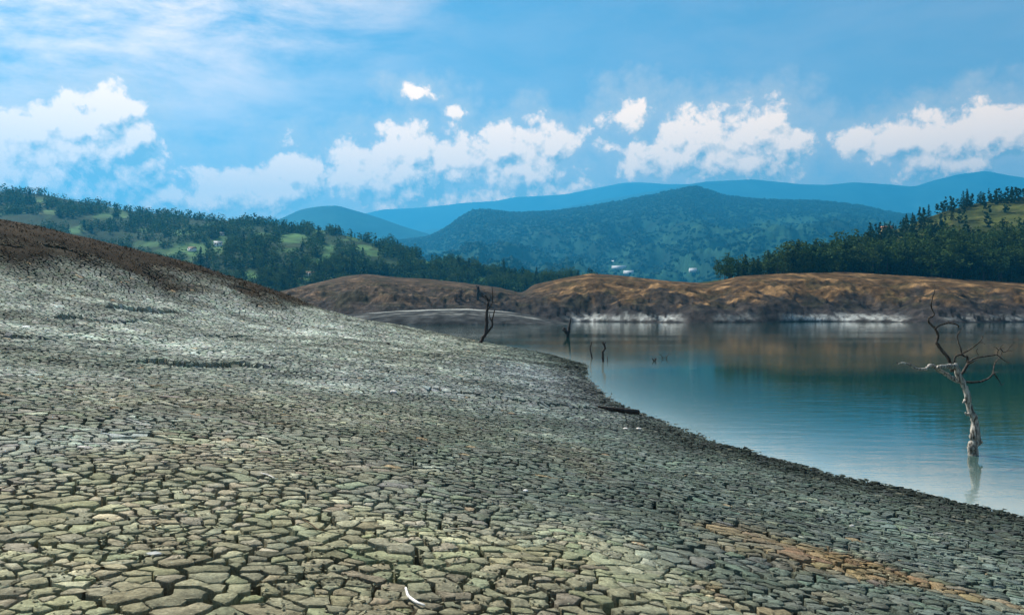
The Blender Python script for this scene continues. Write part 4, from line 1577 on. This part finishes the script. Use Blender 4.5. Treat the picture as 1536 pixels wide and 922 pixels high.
# bare shrubs on the far bank
def shrub_mesh(seed):
    r = np.random.default_rng(seed)
    Vs, F4s, F3s, off = [], [], [], 0
    for k in range(20):
        a, sp_ = r.uniform(0, 6.28), r.uniform(.05, .42)
        p = np.array([r.normal(0, .06), r.normal(0, .06), -.05])
        d = np.array([np.cos(a) * sp_, np.sin(a) * sp_, 1.0])
        path = [p.copy()]
        for s in range(4):
            p = p + d * .24 * r.uniform(.6, 1.1) + r.normal(0, .03, 3)
            path.append(p.copy())
        jobs = [(path, .010)]
        for q in range(5):
            s0 = path[r.integers(1, 4)]
            e = s0 + np.array([r.normal(0, .16), r.normal(0, .16), r.uniform(.08, .3)])
            jobs.append(([s0, (s0 + e) / 2 + r.normal(0, .02, 3), e], .006))
        for pth, rad in jobs:
            v, f4, f3 = tube(pth, np.linspace(rad, rad * .4, len(pth)), 3, seed)
            Vs.append(v); F4s.append(f4 + off); F3s.append(f3 + off)
            off += len(v)
    return me_only('shrub_twigs', np.concatenate(Vs), [np.concatenate(F4s), np.concatenate(F3s)], M_DEADDK)


SH = [shrub_mesh(s) for s in (1, 2, 3, 4)]


def shrub(px, t, hpx, ridge, label, group):
    p = ridge.pos(np.array([float(px)]), np.array([float(t)]))[0]
    h = hpx * p[1] / F
    o = tag(link('bare_shrub', random.choice(SH)), label, 'shrub', group)
    o.location, o.scale, o.rotation_euler = (p[0], p[1], p[2] - .1), (h * 1.1, h * 1.1, h), (0, 0, random.uniform(0, 6.28))


for px, hp in ((668, 10), (684, 15), (691, 20), (705, 10), (738, 12), (752, 9)):
    shrub(px, random.uniform(.25, .4), hp, FS, 'leafless dark shrub on the brown bank behind the mud spit', 'shrubs behind the spit')
for k in range(22):
    shrub(random.uniform(805, 1015), random.uniform(.04, .22), random.uniform(8, 17), FS, 'leafless dark shrub along the white dried margin of the far bank', 'shrubs on the white margin')
for k in range(24):
    shrub(random.uniform(1405, 1525), random.uniform(.03, .13), random.uniform(7, 14), FS, 'leafless dark shrub crowding the waterline behind the pale dead tree', 'shrubs behind the pale dead tree')
for px in (1062, 1100, 1192, 1240, 1290, 1322, 1350, 1380):
    shrub(px, random.uniform(.06, .3), random.uniform(6, 12), FS, 'lone leafless shrub on the open stretch of brown bank', 'shrubs on the open bank')
# lone bare trunk on the far bank
p = FS.pos(np.array([716.5]), np.array([.30]))[0]
bpx, bpy_ = PX0 + F * p[0] / p[1], PY0 - F * (p[2] - CAMZ) / p[1]
dead('dead_tree', 'straight dark dead trunk standing on the brown bank behind the spit', 'tree',
     [([(716.5, bpy_ + 1), (716.3, 452), (717, 440), (716.6, 430)], 5.0, 4.2, .2), ([(716.6, 446), (720, 440), (722, 437)], 2, 1, .2), ([(716.8, 432), (714, 428)], 2.4, 1.2, .2)], p[1], 716.5, bpy_)


# ------------------------------------------------------------------ buildings far off
def box_part(name, x0, x1, y0, y1, z0, z1, mat, parent):
    v = [(x0, y0, z0), (x1, y0, z0), (x1, y1, z0), (x0, y1, z0), (x0, y0, z1), (x1, y0, z1), (x1, y1, z1), (x0, y1, z1)]
    f = np.array([(0, 3, 2, 1), (4, 5, 6, 7), (0, 1, 5, 4), (1, 2, 6, 5), (2, 3, 7, 6), (3, 0, 4, 7)])
    return mesh_obj(name, v, f, mat, parent)


def roof_part(L, W, z0, z1, mat, parent, ov=.4):
    a, b = L / 2 + ov, W / 2 + ov
    v = [(-a, -b, z0), (a, -b, z0), (a, b, z0), (-a, b, z0), (-a, 0, z1), (a, 0, z1)]
    o = mesh_obj('roof', v, [np.array([(0, 1, 5, 4), (2, 3, 4, 5), (0, 3, 2, 1)]), np.array([(0, 4, 3), (1, 2, 5)])], mat, parent)
    return o


def find_t(ridge, px, py):
    t = np.linspace(0, 1, 400)
    v = ridge.pos(np.full(400, float(px)), t)
    qy = PY0 - F * (v[:, 2] - CAMZ) / v[:, 1]
    return v[np.argmin(np.abs(qy - py))]


def house(name, label, cat, ridge, px, py, L, W, h, rise, wall, roof, rz, group=None, openings=True):
    p = find_t(ridge, px, py)
    t = thing(name, label, cat, (p[0], p[1], p[2] + .3), group, rz)
    box_part('wall', -L / 2, L / 2, -W / 2, W / 2, -3 if openings else -8, h, wall, t)
    roof_part(L, W, h + .01, h + rise, roof, t)
    if not openings:
        return
    box_part('door', -.6, .6, -W / 2 - .06, -W / 2 + .05, 0, min(2.1, h * .8), M_DOOR, t)
    for sx in (-1, 1):
        box_part('window', sx * L * .3 - .6, sx * L * .3 + .6, -W / 2 - .06, -W / 2 + .05, h * .4, h * .8, M_DOOR, t)


house('house', 'white house among trees on the long wooded slope', 'house', LH, 327, 369, 9, 6, 3.4, 1.8, M_WALL, M_ROOFW, .2)
house('house', 'small grey-roofed house left of the white house on the slope', 'house', LH, 288, 376, 8, 5, 2.6, 1.4, M_WALL, M_ROOFT, -.2)
house('house', 'tiny white hut on the slope just above the white house', 'house', LH, 333, 353, 5, 4, 2.6, 1.0, M_WALL, M_ROOFW, .1)
house('house', 'low white shed at the foot of the long wooded slope', 'house', LH, 465, 413, 7, 4, 2.2, 1.0, M_WALL, M_ROOFT, .1)
house('house', 'ochre house on the green hillside above the conifer belt', 'house', RH, 1330, 350, 8, 6, 3.0, 1.8, M_WALLY, M_ROOFT, -.3)
for lab, px, py, L, W, rz in (('uppermost white greenhouse on the blue mountain', 922, 393, 34, 15, -.25), ('largest white greenhouse on the blue mountain', 929, 401, 60, 20, -.30),
                              ('lowest white greenhouse of the stepped row', 945, 409, 48, 15, -.35), ('long pale greenhouse beside the round-ended one on the mountain foot', 1027, 396, 34, 14, .15),
                              ('white greenhouse at the foot of the mountain near the conifers', 1042, 405, 38, 17, -.1)):
    house('greenhouse', lab, 'greenhouse', MM, px, py, L * .8, W, 2.0, 3.5, M_ROOFW, M_ROOFW, rz, None, False)

# ------------------------------------------------------------------ haze
m, q = new_mat('haze_air')
vol = q.n('ShaderNodeVolumePrincipled', {'Color': (0.038, 0.370, 0.70, 1), 'Density': 1.40e-4, 'Anisotropy': 0.25})
out = q.n('ShaderNodeOutputMaterial')
m.node_tree.links.new(vol.outputs[0], out.inputs['Volume'])
hz = box_part('haze', -15400, 15400, -3200, 14600, -3.6, 2250, m, None)
tag(hz, 'blue daylight haze filling the valley air', 'haze', kind='stuff')
